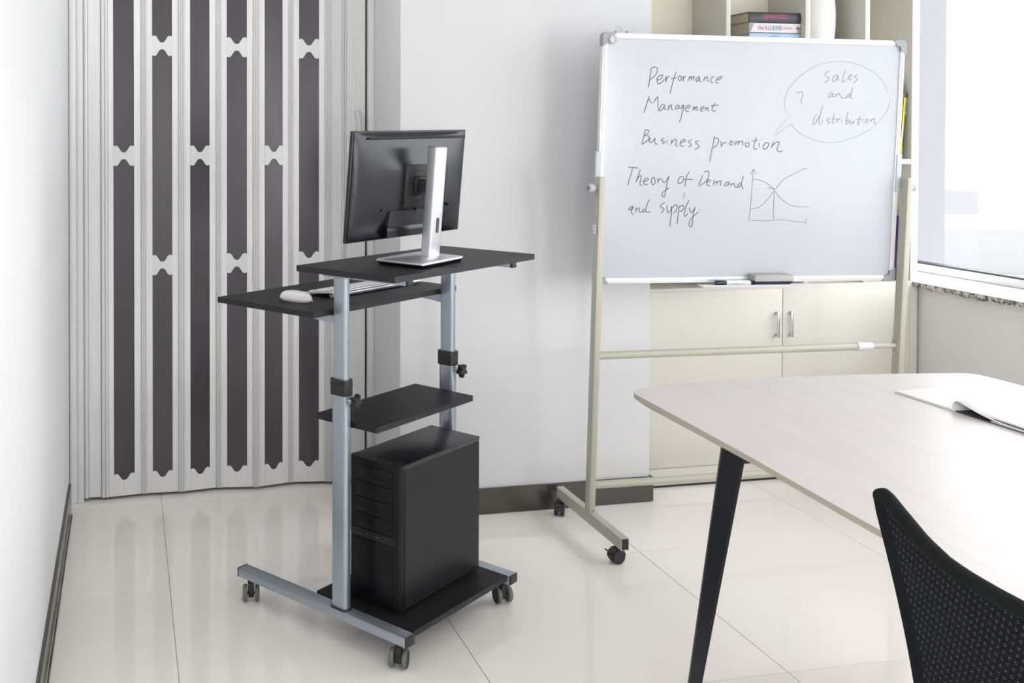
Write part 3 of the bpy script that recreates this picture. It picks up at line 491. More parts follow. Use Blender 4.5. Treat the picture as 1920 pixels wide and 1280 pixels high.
e3 = stand(0.283, 0.010, 0.085, 3.2843, YF + 0.022, 1.3375, dg, 'charcoal book with white lettering right of the yellow book')
for ee, txt, m_, hh, ww, off in ((e1, 'IB', t_wht, 0.009, 0.03, 0.14), (e3, 'EDGE', t_wht, 0.009, 0.07, 0.085), (e3, 'GRAPHICS', c_gry, 0.006, 0.09, 0.0), (e3, 'PRESS', t_wht, 0.005, 0.04, -0.11), (e2, 'TYPOGRAPHY', mat('orange_print', (0.62, 0.42, 0.05), 0.5), 0.007, 0.12, 0.06)):
    text_mesh(txt, hh, m_, ee, (off, -0.0006, 0.0055), (radians(90), 0, 0), ww)
box('black_top_band', 0.120, 0.1418, -0.0008, 0.0, 0.0, 0.013, mat('black_print', (0.012, 0.012, 0.014), 0.4), e2)
box('pale_band', -0.07, 0.0, -0.0006, 0.0, 0.003, 0.0105, mat('pale_yellow_print', (0.76, 0.74, 0.35), 0.45), e2)
e4 = stand(0.275, 0.014, 0.13, 3.277, YF + 0.02, 0.8145, pu, 'purple book with white lettering leaning in the lower right compartment')
text_mesh('BRAND', 0.008, t_lpk, e4, (0.10, -0.0006, 0.007), (radians(90), 0, 0), 0.05); text_mesh('IDENTITY', 0.008, t_wht, e4, (0.03, -0.0006, 0.007), (radians(90), 0, 0), 0.07)
e5 = stand(0.318, 0.010, 0.10, 3.240, YF + 0.05, 0.8145, c_wht, 'thin white book leaning left of the purple book')
# vase
q = bmesh.new(); prof = [(0.045, 0.0), (0.062, 0.002)]
n = 60
for i in range(n + 1):
    t = i / n; zz = 0.004 + 0.40 * t
    r = 0.066 + 0.012 * sin(pi * min(1, t * 1.15) ** 0.8) - (0.022 * max(0, t - 0.42) ** 1.1)
    prof.append((r + (0.0006 if i % 2 else -0.0006), zz))
prof += [(prof[-1][0] - 0.006, 0.404), (prof[-1][0] - 0.008, 0.30), (0.001, 0.29)]
lathe(q, prof, 40)
v = fin('vase', q, mat('white_ceramic', (0.78, 0.78, 0.77), 0.45), None, loc=(2.925, 3.87, ZS), ang=60)
tag(v, 'tall white ribbed vase in the third bookcase compartment', 'vase')

# ------------------------------------------------------------ rolling sit-stand desk
A = 0.6336
DO = Vector((0.5956, 2.7815, 0))
desk = empty('standing_desk', DO, A, 'rolling black and silver computer desk with raised monitor shelf, tray and castors', 'desk')
PS1 = 0.5134
# local coords: x = s, y = -t
def shelf(name, s0, s1, t0, t1, ztop, th=0.0165, r=0.003):
    bm = bmesh.new(); prism(bm, rrect(s1 - s0, t1 - t0, r, 3, (s0 + s1) / 2, -(t0 + t1) / 2), th, (0, 0, ztop - th), (1, 0, 0), (0, 1, 0), (0, 0, 1))
    for f in bm.faces:
        f.normal_update()
        if abs(f.normal.z) < 0.5: f.material_index = 1
    bmesh.ops.recalc_face_normals(bm, faces=bm.faces)
    me = bpy.data.meshes.new(name); bm.to_mesh(me); bm.free(); return link(name, me, [M_board, M_edge], desk)
shelf('monitor_shelf', -0.0906, 0.6039, -0.0911, 0.2631, 1.0693)
shelf('keyboard_tray', -0.0839, 0.6012, -0.433, -0.0290, 0.9423)
shelf('middle_shelf', 0.0206, 0.4926, -0.1153, 0.1121, 0.6254)
shelf('base_board', 0.0245, PS1 - 0.0245, -0.119, 0.2400, 0.0995, 0.016)
WT, WS = 0.056, 0.030
for s in (0.0, PS1):
    extr('outer_post', rrect(WS, WT, 0.012, 5, s, 0), 0.0975, 0.735, M_grey, desk)
    extr('inner_post', rrect(WS - 0.006, WT - 0.008, 0.009, 5, s, 0), 0.70, 1.0345, M_grey, desk)
    cb = bmesh.new(); prism(cb, rrect(WS + 0.010, WT + 0.008, 0.014, 5, s, 0), 0.044, (0, 0, 0.7035), (1, 0, 0), (0, 1, 0), (0, 0, 1)); prism(cb, rrect(WS + 0.0125, WT + 0.0105, 0.015, 5, s, 0), 0.002, (0, 0, 0.733), (1, 0, 0), (0, 1, 0), (0, 0, 1))
    fin('collar', cb, M_blk, desk)
    extr('foot_ring', rrect(WS + 0.008, WT + 0.007, 0.015, 5, s, 0), 0.0973, 0.1015, M_blk, desk)
    # clamp knob on the +t face
    kb = bmesh.new(); K = Vector((s, -WT / 2, 0.691)); npt = 60; P = []
    for i in range(npt):
        a = 2 * pi * i / npt; r = 0.0178 + 0.0048 * cos(5 * a + 0.6 + 3 * s); P.append((r * cos(a), r * sin(a)))
    prism(kb, P, 0.013, K + Vector((0, -0.020, 0)), (1, 0, 0), (0, 0, 1), (0, -1, 0)); 
    b2 = [(x * 0.82, y * 0.82) for x, y in P]; prism(kb, b2, 0.017, K + Vector((0, -0.018, 0)), (1, 0, 0), (0, 0, 1), (0, -1, 0))
    kn = fin('clamp_knob', kb, M_blk, desk, ang=50)
    sb = bmesh.new(); cyl(sb, K + Vector((0, 0.0, 0)), K + Vector((0, -0.019, 0)), 0.0042, 12); cyl(sb, K + Vector((0, 0.001, 0)), K + Vector((0, -0.006, 0)), 0.0075, 12)
    fin('stem', sb, M_steel, kn)
    # foot bar
    sg = 1 if s > 0.1 else -1
    fb = box('foot_bar', s - 0.02, s + 0.02, -0.2440, 0.4085, 0.0705, 0.0975, M_grey, desk, bev=0.0022)
    for (y0, y1) in ((-0.2478, -0.2441), (0.4086, 0.4123)): box('end_cap', s - 0.0202, s + 0.0202, y0, y1, 0.0700, 0.0980, M_blk, fb, bev=0.0012)
    # shelf support bar
    bar = box('support_bar', s - 0.011, s + 0.011, -0.238, 0.062, 1.0346, 1.0522, M_grey, desk, bev=0.001)
    box('end_cap', s - 0.0115, s + 0.0115, -0.2465, -0.2381, 1.0342, 1.0524, M_blk, bar, bev=0.001)
    # tray bracket, tapered blade under the tray
    tb = bmesh.new(); prism(tb, [(0.020, 0.9255), (0.30, 0.9255), (0.30, 0.919), (0.06, 0.905), (0.020, 0.900)], 0.020, (s - 0.010, 0, 0), (0, 1, 0), (0, 0, 1), (1, 0, 0)); fin('tray_bracket', tb, M_grey, desk)
    mb = bmesh.new(); x0, x1 = (0.015, 0.055) if s < 0.1 else (PS1 - 0.055, PS1 - 0.015)
    bx(mb, x0, x1, -0.022, 0.022, 0.604, 0.6085, 0.001, 1); fin('shelf_bracket', mb, M_grey, desk)
    for t, yaw in ((-0.372, 0.10), (0.208, 0.28 if s < 0.1 else -0.25)):
        c = empty('caster'); c.parent = desk; c.location = (s, -t, 0); 
        # wheel axle direction mostly camera-x: rotate relative to desk
        c.rotation_euler = (0, 0, -A - 0.2 + (0.05 if t < 0 else (-0.28 if s < 0.1 else 0.32)))
        w = bmesh.new(); bx(w, -0.0095, 0.0095, -0.012, 0.012, 0.014, 0.058, 0.003, 2); cyl(w, (0, 0, 0.056), (0, 0, 0.0705), 0.011, 16); cyl(w, (-0.02, 0, 0.0255), (0.02, 0, 0.0255), 0.004, 10); fin('fork', w, M_blkm, c)
        for sx in (-1, 1):
            w = bmesh.new(); mt = Matrix.Translation((sx * 0.0185, 0, 0.0255)) @ Matrix.Rotation(radians(90) * sx, 4, 'Y')
            lathe(w, [(0.010, -0.007), (0.0235, -0.0065), (0.0252, -0.003), (0.0255, 0.0), (0.0252, 0.003), (0.0232, 0.0062), (0.0195, 0.0068), (0.0193, 0.0060)], 36, mt)
            for f in w.faces:
                if len(f.verts) > 4 or f.calc_center_median().x * sx > 0.0185 + 0.0061: f.material_index = 1
            bmesh.ops.recalc_face_normals(w, faces=w.faces); me = bpy.data.meshes.new('wheel'); w.to_mesh(me); w.free()
            for p in me.polygons: p.use_smooth = True
            me.set_sharp_from_angle(angle=radians(30)); link('wheel', me, [M_tyre, M_blkm], c)

# ------------------------------------------------------------ desktop computer case
def dw(s, t, z): return Vector((DO.x + s * cos(A) + t * sin(A), DO.y + s * sin(A) - t * cos(A), z))
A2 = 0.6443
def cw(s, t, z): return Vector((DO.x + s * cos(A2) + t * sin(A2), DO.y + s * sin(A2) - t * cos(A2), z))
S0, S1, T0, T1, Z0, Z1 = 0.0711, 0.468, -0.0275, 0.1563, 0.1035, 0.5114
cc = cw((S0 + S1) / 2, (T0 + T1) / 2, 0.0996)
pc = empty('computer_tower', cc, A2, 'black desktop computer tower standing on the base board of the rolling desk', 'computer')
hx, hy = (S1 - S0) / 2, (T1 - T0) / 2; dz = -0.0996
z0, z1 = Z0 + dz, Z1 + dz
box('case_body', -hx + 0.018, hx, -hy + 0.0025, hy, z0, z1, M_case, pc, bev=0.002)
q = bmesh.new(); bx(q, -hx + 0.022, hx - 0.002, -hy, -hy + 0.0024, z0 + 0.004, z1 - 0.014, 0.001, 1); sp = fin('side_panel', q, M_case, pc)
q = bmesh.new(); bx(q, -hx + 0.020, hx, -hy + 0.0005, -hy + 0.0024, z1 - 0.0125, z1 + 0.0006, 0.0012, 2); fin('top_rim', q, mat('black_rim_highlight', (0.03, 0.03, 0.035), 0.22), pc)  # top edge highlight put into the rim's greyer, glossier finish
for px, pz in ((hx + 0.001, z1 - 0.055), (hx + 0.001, z1 - 0.12)):
    q = bmesh.new(); cyl(q, (hx, -hy + 0.012, pz), (hx + 0.006, -hy + 0.012, pz), 0.004, 10); fin('thumb_screw', q, M_steel, pc)
# front bezel with rounded vertical edges
fp = extr('front_panel', rrect(0.030, 2 * hy - 0.002, 0.008, 5, -hx + 0.012, 0), z0 - 0.001, z1 + 0.001, M_front, pc)
q = bmesh.new()
for yy_ in (-hy + 0.020, hy - 0.020):
    bx(q, -hx - 0.0045, -hx - 0.002, yy_ - 0.002, yy_ + 0.002, z0 + 0.004, z1 - 0.004, 0.001, 1)
fin('bezel_rib', q, M_front, pc)
zp = z0 + 0.205
for k in range(4):
    a0 = z1 - 0.020 - k * 0.046; box('drive_cover', -hx - 0.0052, -hx - 0.0025, -hy + 0.024, hy - 0.024, a0 - 0.0425, a0, M_front, pc, bev=0.001)
box('lower_cover', -hx - 0.0052, -hx - 0.0025, -hy + 0.024, hy - 0.024, z0 + 0.012, zp - 0.026, M_front, pc, bev=0.001)
ps = box('port_strip', -hx - 0.0075, -hx - 0.0025, -hy + 0.012, hy - 0.012, zp - 0.022, zp - 0.003 + 0.004, M_case, pc, bev=0.0015)
for y_ in (-0.015, 0.022):
    q = bmesh.new(); bx(q, -hx - 0.0085, -hx - 0.0074, y_ - 0.0075, y_ + 0.0075, zp - 0.0125, zp - 0.006); fin('usb_port', q, M_front, ps)
    q = bmesh.new(); bx(q, -hx - 0.009, -hx - 0.0084, y_ - 0.0055, y_ + 0.0055, zp - 0.0105, zp - 0.0088); fin('usb_contact', q, M_steel, ps)
for y_ in (-0.048, 0.05):
    q = bmesh.new(); cyl(q, (-hx - 0.0074, y_, zp - 0.009), (-hx - 0.0092, y_, zp - 0.009), 0.005, 14); fin('button', q, M_blk, ps)
for sx in (-1, 1):
    for sy in (-1, 1):
        q = bmesh.new(); cyl(q, (sx * (hx - 0.04), sy * (hy - 0.03), 0.0), (sx * (hx - 0.04), sy * (hy - 0.03), z0 + 0.0002), 0.012, 14); fin('foot', q, M_blkm, pc)

# ------------------------------------------------------------ monitor
mo_s, mo_t, mz = 0.25, 0.125, 1.0694
mon = empty('computer_monitor', dw(mo_s, mo_t, mz), A, 'black monitor seen from behind on a silver stand, on the upper desk shelf', 'monitor')
def ml(s, t, z): return Vector((s - mo_s, -(t - mo_t), z - mz))
# base plate
q = bmesh.new()
bp_ = [(0.086, 0.050), (0.0828, 0.224), (0.3130, 0.2015), (0.318, 0.034)]
bc_ = Vector((sum(p[0] for p in bp_) / 4, sum(p[1] for p in bp_) / 4))
def roundpoly(P, r, n=4):
    out = []; m = len(P)
    for i in range(m):
        p0, p1, p2 = Vector(P[i - 1]), Vector(P[i]), Vector(P[(i + 1) % m]); a = (p0 - p1).normalized(); b = (p2 - p1).normalized()
        s_, e_ = p1 + a * r, p1 + b * r
        for k in range(n + 1):
            t = k / n; out.append(tuple(s_ * (1 - t) ** 2 + p1 * 2 * t * (1 - t) + e_ * t ** 2))
    return out
RP = roundpoly(bp_, 0.012)
def lay(sc, z): return [q.verts.new(ml(bc_.x + (a - bc_.x) * sc, bc_.y + (b - bc_.y) * sc, z)) for a, b in RP]
L0, L1, L2, L3 = lay(0.93, mz + 0.0006), lay(1.0, mz + 0.0085), lay(1.0, mz + 0.012), lay(0.975, mz + 0.0150)
n = len(RP)
q.faces.new(L0[::-1])
for a, b, mi in ((L0, L1, 1), (L1, L2, 0), (L2, L3, 0)):
    for i in range(n): q.faces.new((a[i], a[(i + 1) % n], b[(i + 1) % n], b[i])).material_index = mi
q.faces.new(L3)
fin('base_plate', q, [M_alu, M_blk], mon, ang=50)
# stand column, leaning towards +t
CL = 0.085
col_prof = rrect(0.054, 0.034, 0.006, 4)
q = bmesh.new(); prism(q, col_prof, 0.318, (0, 0, 0), (1, 0, 0), (0, 1, 0), (0, 0, 1))
colo = fin('stand_column', q, M_alu, mon, loc=ml(0.250, 0.124, 1.0838), rot=(CL, 0, 0))
q = bmesh.new(); prism(q, rrect(0.0542, 0.0342, 0.006, 4), 0.0030, (0, 0, 0.3181), (1, 0, 0), (0, 1, 0), (0, 0, 1)); fin('column_cap', q, M_alu2, colo)
q = bmesh.new(); prism(q, rrect(0.0135, 0.046, 0.0067, 6, 0.002, 0.092), 0.0006, (0, -0.0170, 0), (1, 0, 0), (0, 0, 1), (0, -1, 0)); fin('cable_slot', q, mat('dark_grey_recess', (0.045, 0.045, 0.055), 0.5), colo)
# screen
SW, SH = 0.522, 0.3175
scr_loc = ml(0.25, 0.047, 1.2917)
scr_rot = (0.1033, -0.0132, 0.6027 - A)
q = bmesh.new(); bx(q, -SW / 2, SW / 2, 0.001, 0.0125, -SH / 2, SH / 2, 0.0025, 2)
fr = fin('screen_housing', q, M_blk, mon, loc=scr_loc, rot=scr_rot, order='YXZ')
q = bmesh.new(); bx(q, -SW / 2 + 0.012, SW / 2 - 0.012, 0.0124, 0.0132, -SH / 2 + 0.016, SH / 2 - 0.012); fin('screen', q, M_screen, fr)
def bulge(u, v):
    x = (u - 0.5) * 2; y = (v - 0.5) * 2
    ex = 1 - abs(x) ** 3.2; ey = 1 - abs(y) ** 3.0
    d = 0.0015 + 0.022 * (max(0, ex) * max(0, ey)) ** 0.60
    cx, cz = x * 0.98, y * 0.975
    # raised central pod, square with soft corners
    px = max(0, min(1, (0.62 - abs(x)) / 0.34)); py = max(0, min(1, (0.70 - abs(y + 0.05)) / 0.34))
    s_ = lambda t: t * t * (3 - 2 * t)
    d += 0.009 * s_(px) * s_(py)
    return Vector((cx * SW / 2, -d, cz * SH / 2))
q = bmesh.new(); G = grid_surf(q, bulge, 56, 44)
back = fin('back_cover', q, M_mon, fr, ang=60)
# vent groove near the top, raised io cover at the bottom
q = bmesh.new(); bx(q, -SW * 0.40, SW * 0.455, -0.0172, -0.009, SH * 0.432, SH * 0.449, 0.0015, 1); fin('vent_groove', q, mat('dark_vent', (0.006, 0.006, 0.008), 0.5), fr)
q = bmesh.new(); prism(q, roundpoly([(-0.121, -0.116), (0.121, -0.116), (0.115, -0.072), (-0.115, -0.072)], 0.004), 0.0125, (0, -0.018, 0), (1, 0, 0), (0, 0, 1), (0, -1, 0)); fin('port_cover', q, M_blkm, fr)
q = bmesh.new(); bx(q, -0.060, 0.060, -0.0345, -0.026, -0.062, 0.062, 0.001, 2); vp = fin('mount_plate', q, M_blkm, fr)
q = bmesh.new(); prism(q, [(-0.012, -0.1165), (-0.0300, -0.1165), (-0.0335, -0.122), (-0.0335, -0.130), (-0.034, -0.147), (-0.012, -0.150)], 0.250, (-0.125, 0, 0), (0, 1, 0), (0, 0, 1), (1, 0, 0)); fin('lower_lip', q, M_mon, fr)
q = bmesh.new()
for i in range(48):
    a, b = 2 * pi * i / 48, 2 * pi * (i + 1) / 48
    v = [q.verts.new((r_ * cos(t_), -0.0352, 0.0 + r_ * sin(t_))) for r_, t_ in ((0.044, a), (0.044, b), (0.0455, b), (0.0455, a))]; q.faces.new(v)
fin('mount_ring', q, M_case, fr)
q = bmesh.new(); cyl(q, (0.0, -0.034, -0.072), (0.0, -0.037, -0.072), 0.0045, 14); fin('release_button', q, M_blk, fr)
for x_ in (-0.14, 0.165):
    q = bmesh.new(); bx(q, x_ - 0.0022, x_ + 0.0022, -0.0275, -0.020, -0.073, -0.063, 0.001, 1); fin('lock_slot', q, M_dark, fr)
# arm from the mount plate to the column
q = bmesh.new(); bx(q, -0.024, 0.024, -0.046, -0.034, -0.028, 0.028, 0.004, 2); bx(q, -0.016, 0.016, -0.072, -0.040, -0.018, 0.020, 0.006, 2)
fin('tilt_arm', q, M_blkm, fr)

# ------------------------------------------------------------ keyboard and mouse
ZT_ = 0.9424
kbw, kbd = 0.430, 0.118
kb = empty('keyboard', dw(0.128 + kbw / 2, -0.206, ZT_), A - 0.015, 'slim white keyboard on the keyboard tray under the upper shelf', 'keyboard')
tl = 0.105  # tilt: +t side raised
q = bmesh.new(); bx(q, -kbw / 2, kbw / 2, -kbd / 2, kbd / 2, -0.003, 0.003, 0.0015, 2)
pl = fin('base_plate', q, M_alu, kb, loc=(0, 0, 0.0115), rot=(-tl, 0, 0))
q = bmesh.new(); cyl(q, (-kbw / 2 + 0.004, -kbd / 2 + 0.008, 0.0095), (kbw / 2 - 0.004, -kbd / 2 + 0.008, 0.0095), 0.0088, 18); fin('rear_roll', q, M_alu, kb)
q = bmesh.new()
for sx in (-1, 1): bx(q, sx * (kbw / 2 - 0.03) - 0.012, sx * (kbw / 2 - 0.03) + 0.012, kbd / 2 - 0.018, kbd / 2 - 0.006, 0.0, 0.003)
fin('rubber_pad', q, M_white, kb)
q = bmesh.new(); bx(q, -0.0078, 0.0078, -0.0078, 0.0078, 0, 0.0032, 0.0012, 1)
km = bpy.data.meshes.new('key'); q.to_mesh(km); q.free(); km.materials.append(M_white)
nk = int((kbw - 0.012) / 0.0184)
for r in range(6):
    for c in range(nk):
        if r == 5 and 5 <= c <= 9: continue
        o = bpy.data.objects.new('key', km); COL.objects.link(o); o.parent = pl
        o.location = (kbw / 2 - 0.0155 - c * 0.0184 - (0.004 if r % 2 else 0), -kbd / 2 + 0.0115 + r * 0.0188, 0.0031)
q = bmesh.new(); bx(q, -0.0460, 0.0460, -0.0078, 0.0078, 0, 0.0032, 0.0012, 1); fin('space_bar', q, M_white, pl, loc=(kbw / 2 - 0.0155 - 7 * 0.0184, -kbd / 2 + 0.0115 + 5 * 0.0188, 0.0031))
ms = empty('computer_mouse', dw(0.026, -0.205, ZT_), A + 0.04, 'pinkish white computer mouse at the left end of the keyboard tray', 'mouse')
q = bmesh.new()
def msf(u, v):
    a = 2 * pi * u; b = v * pi / 2
    ca, sa = cos(a), sin(a); x = 0.030 * (abs(ca) ** 0.85) * (1 if ca > 0 else -1); y = 0.057 * (abs(sa) ** 0.9) * (1 if sa > 0 else -1)
    k = cos(b) ** 0.55 if v < 1 else 0
    return Vector((x * k, y * k, 0.0075 + 0.0225 * sin(b) - 0.00 * y))
grid_surf(q, msf, 40, 12); bmesh.ops.remove_doubles(q, verts=q.verts, dist=1e-5)
fin('shell', q, M_mouse, ms, ang=80)
q = bmesh.new(); n_ = 40
P = [(0.030 * (abs(cos(a)) ** 0.85) * (1 if cos(a) > 0 else -1) * 0.86, 0.057 * (abs(sin(a)) ** 0.9) * (1 if sin(a) > 0 else -1) * 0.90) for a in [2 * pi * i / n_ for i in range(n_)]]
A_ = [q.verts.new((x, y, 0.0008)) for x, y in P]; B_ = [q.verts.new((x / 0.86 * 0.995, y / 0.90 * 0.995, 0.0078)) for x, y in P]
q.faces.new(A_[::-1]); q.faces.new(B_)
for i in range(n_): q.faces.new((A_[i], A_[(i + 1) % n_], B_[(i + 1) % n_], B_[i]))
bx(q, 0.008, 0.012, -0.058, -0.052, 0.002, 0.006, 0.001, 1)
fin('underside', q, M_mouse, ms)

# ------------------------------------------------------------ whiteboard on stand
wbr = empty('mobile_whiteboard', (2.235, 3.315, 0), 0, 'wheeled whiteboard with handwritten notes on a beige-grey stand before the bookcase', 'whiteboard')
WO = Vector((2.235, 3.315, 0))
BC = Vector((2.2494, 3.318, 1.3461)); BR = (0.0451, 0.0108, -0.0474); BWd, BHt = 1.1888, 0.90
bp2 = box('board_panel', -BWd / 2 + 0.006, BWd / 2 - 0.006, 0.0, 0.014, -BHt / 2 + 0.006, BHt / 2 - 0.006, M_wb, wbr, loc=BC - WO, rot=BR, order='YXZ')
def rail(x0, x1, z0, z1, ax):
    q = bmesh.new()
    if ax == 'x':
        bx(q, x0, x1, -0.005, 0.019, z0, z1, 0.002, 2); zc = (z0 + z1) / 2; bx(q, x0, x1, -0.0075, -0.004, zc - 0.0025, zc + 0.0055, 0.0012, 1)
    else:
        bx(q, x0, x1, -0.005, 0.019, z0, z1, 0.002, 2); xc = (x0 + x1) / 2; bx(q, xc - 0.003, xc + 0.0035, -0.0075, -0.004, z0, z1, 0.0012, 1)
    return fin('frame_rail', q, M_frame, bp2)
W2, H2 = BWd / 2, BHt / 2
rail(-W2 + 0.02, W2 - 0.02, H2 - 0.020, H2, 'x'); rail(-W2 + 0.02, W2 - 0.02, -H2, -H2 + 0.020, 'x')
rail(-W2, -W2 + 0.018, -H2 + 0.02, H2 - 0.02, 'z'); rail(W2 - 0.018, W2, -H2 + 0.02, H2 - 0.02, 'z')
for sx in (-1, 1):
    for sz in (-1, 1):
        q = bmesh.new(); ln = 0.050; th = 0.0225
        P = [(0, 0.012), (0.004, 0.004), (0.012, 0), (ln, 0), (ln - 0.012, th), (th + 0.006, th), (th, th + 0.006), (th, ln - 0.012), (0, ln)]
        P = [(sx * (W2 + 0.0015 - a), sz * (H2 + 0.0015 - b)) for a, b in P]
        if sx * sz < 0: P = P[::-1]
        prism(q, P, 0.031, (0, 0.021, 0), (1, 0, 0), (0, 0, 1), (0, -1, 0)); fin('corner_cap', q, M_corner, bp2, smooth=False)
# handwriting: thin ribbons of ink lying on the board
def smooth_pts(P):
    if len(P) < 3: return P
    out = []
    for i in range(len(P) - 1):
        p0, p1, p2, p3 = P[max(i - 1, 0)], P[i], P[i + 1], P[min(i + 2, len(P) - 1)]
        for k in range(4):
            t = k / 4; f = lambda a, b, c, d: 0.5 * ((2 * b) + (-a + c) * t + (2 * a - 5 * b + 4 * c - d) * t * t + (-a + 3 * b - 3 * c + d) * t ** 3)
            out.append((f(p0[0], p1[0], p2[0], p3[0]), f(p0[1], p1[1], p2[1], p3[1])))
    out.append(P[-1]); return out
def ribbon(bm, P, w):
    P = smooth_pts(P); V = []
    for i, p in enumerate(P):
        a, b = P[max(i - 1, 0)], P[min(i + 1, len(P) - 1)]; dx, dz = b[0] - a[0], b[1] - a[1]; l = math.hypot(dx, dz) or 1; nx, nz = -dz / l * w, dx / l * w
        e_ = 0.75 if i in (0, len(P) - 1) else 1.0
        V.append((bm.verts.new((p[0] + nx * e_, -0.00045, p[1] + nz * e_)), bm.verts.new((p[0] - nx * e_, -0.00045, p[1] - nz * e_))))
    for a, b in zip(V, V[1:]):
        bm.faces.new((a[0], b[0], b[1], a[1]))
for nm, sts in STROKES.items():
    q = bmesh.new()
    for st in sts:
        w, c = st; P = [(c[i] / 1000, c[i + 1] / 1000) for i in range(0, len(c), 2)]
        ribbon(q, P, 0.00150 * (w ** 0.5))
    bmesh.ops.recalc_face_normals(q, faces=q.faces)
    o = fin('drawn_chart' if nm == 'graph' else ('drawn_bubble' if nm == 'bubble' else 'handwriting'), q, mat('very_faint_marker', (0.375, 0.385, 0.405), 0.5) if nm == 'bubble' else M_ink2 if nm in ('bubble', 'graph', 'sales', 'and', 'distribution', 'question') else M_ink, bp2, smooth=False)
    if nm == 'graph': o['label'] = 'hand drawn supply and demand curves with axes'
    elif nm == 'bubble': o['label'] = 'faint speech bubble outline'
    else: o['label'] = 'handwritten ' + {'question': 'question mark', 'and': 'word and inside the speech bubble', 'and below': 'word and before supply'}.get(nm, 'word ' + nm)
# pen tray
q = bmesh.new(); P = [(0, -0.005), (-0.048, -0.005), (-0.052, 0.003), (-0.0505, 0.003), (-0.047, -0.003), (0, -0.003)]
prism(q, P, 0.424, (-0.203, -0.005, -H2 - 0.003), (0, 1, 0), (0, 0, 1), (1, 0, 0)); fin('pen_tray', q, M_frame, bp2, smooth=False)
# stand
LN = 0.050
def post(xb, yb, ztop):
    dxp = 0.0108 * 0
    q = bmesh.new()
    mt = Matrix.Translation((xb - WO.x, yb - WO.y, 0)) @ Matrix.Shear('XY', 4, (0.004, -LN))
    bx(q, -0.0115, 0.0115, -0.019, 0.019, 0.098, ztop, 0.003, 2, 0, mt)
    return fin('post', q, M_post, wbr)
LXP, RXP = 1.6205, 2.850; LYP, RYP = 3.335, 3.325
post(LXP, LYP, 1.292); post(RXP, RYP, 1.279)
for xb, yb in ((LXP, LYP), (RXP, RYP)):
    x_, y_ = xb - WO.x, 0.0
    f0, f1 = 3.070 - WO.y, 3.580 - WO.y
    q = bmesh.new()
    # open hollow section: four walls
    wx, zt, zb_ = 0.014, 0.0985, 0.0585; t_ = 0.002
    bx(q, x_ - wx, x_ + wx, f0, f1, zt - t_, zt, 0.0006, 1); bx(q, x_ - wx, x_ + wx, f0, f1, zb_, zb_ + t_, 0.0006, 1)
    bx(q, x_ - wx, x_ - wx + t_, f0, f1, zb_ + t_, zt - t_); bx(q, x_ + wx - t_, x_ + wx, f0, f1, zb_ + t_, zt - t_)
    ft = fin('foot_bar', q, M_post, wbr, smooth=False)
    for ya, yb_ in ((f0 + 0.002, f0 + 0.010), (f1 - 0.010, f1 - 0.002)): box('end_plug', x_ - wx + t_, x_ + wx - t_, ya, yb_, zb_ + t_, zt - t_, M_blkm, ft)
    q = bmesh.new(); cyl(q, (x_ + 0.006, yb - WO.y - 0.026, zt), (x_ + 0.006, yb - WO.y - 0.026, zt + 0.008), 0.0048, 6); cyl(q, (x_ + 0.006, yb - WO.y - 0.026, zt), (x_ + 0.006, yb - WO.y - 0.026, zt + 0.0018), 0.008, 16); fin('bolt', q, M_steel, ft)
    for yc, ang in ((3.118 - WO.y, radians(6)), (3.552 - WO.y, radians(62))):
        c = empty('caster'); c.parent = wbr; c.location = (x_ - (0.006 if yc < 0 else 0.016), yc, 0); c.rotation_euler = (0, 0, ang)
        r_ = 0.0235
        q = bmesh.new(); cyl(q, (0, 0, 0.045), (0, 0, zb_), 0.008, 14)
        # hood
        ns = 14; hood = [(-cos(pi * i / ns * 1.0 - 0.1) * 0.0275, r_ + sin(pi * i / ns * 1.0 - 0.1) * 0.0275) for i in range(ns + 1)]
        inner = [(a * 0.86, r_ + (b - r_) * 0.86) for a, b in hood]
        prism(q, hood + inner[::-1], 0.030, (0, 0.015, 0), (1, 0, 0), (0, 0, 1), (0, -1, 0))
        bx(q, -0.004, 0.004, -0.008, 0.008, r_, 0.048)
        fin('hood', q, M_blk, c)
        q = bmesh.new(); prism(q, [(-0.020, 0.040), (-0.040, 0.050), (-0.041, 0.046), (-0.022, 0.034)], 0.016, (0, 0.008, 0), (1, 0, 0), (0, 0, 1), (0, -1, 0)); fin('brake_tab', q, M_blk, c)
        for sy in (-1, 1):
            q = bmesh.new(); mt = Matrix.Translation((0, sy * 0.0125, r_)) @ Matrix.Rotation(radians(-90) * sy, 4, 'X')
            lathe(q, [(0.010, -0.008), (r_ - 0.001, -0.0078), (r_, -0.005), (r_, 0.004), (r_ - 0.0018, 0.0065), (0.006, 0.0078)], 30, mt); fin('wheel', q, M_blkm, c)
def P3(x, y, z): return Vector((x, y, z)) - WO
# cross bars
q = bmesh.new(); cyl(q, P3(LXP + 0.010, LYP - LN * 0.6, 0.6565), P3(2.690, RYP - 0.030, 0.6485), 0.0135, 24); cbr = fin('cross_bar', q, M_post, wbr)
q = bmesh.new(); cyl(q, P3(2.68, RYP - 0.030, 0.6486), P3(RXP - 0.012, RYP - LN * 0.6, 0.6465), 0.0098, 20); fin('inner_tube', q, M_post, cbr)
q = bmesh.new(); cyl(q, P3(2.672, RYP - 0.030, 0.6487), P3(2.703, RYP - 0.030, 0.6484), 0.0162, 24, bev=0.001); cyl(q, P3(2.703, RYP - 0.030, 0.6484), P3(2.737, RYP - 0.030, 0.6481), 0.0145, 20); fin('lock_sleeve', q, mat('pale_grey_plastic', (0.62, 0.63, 0.63), 0.4), cbr)
q = bmesh.new(); cyl(q, P3(LXP + 0.010, LYP - 0.010, 0.190), P3(RXP - 0.012, RYP - 0.010, 0.187), 0.0135, 24); cb2 = fin('cross_bar', q, M_post, wbr)
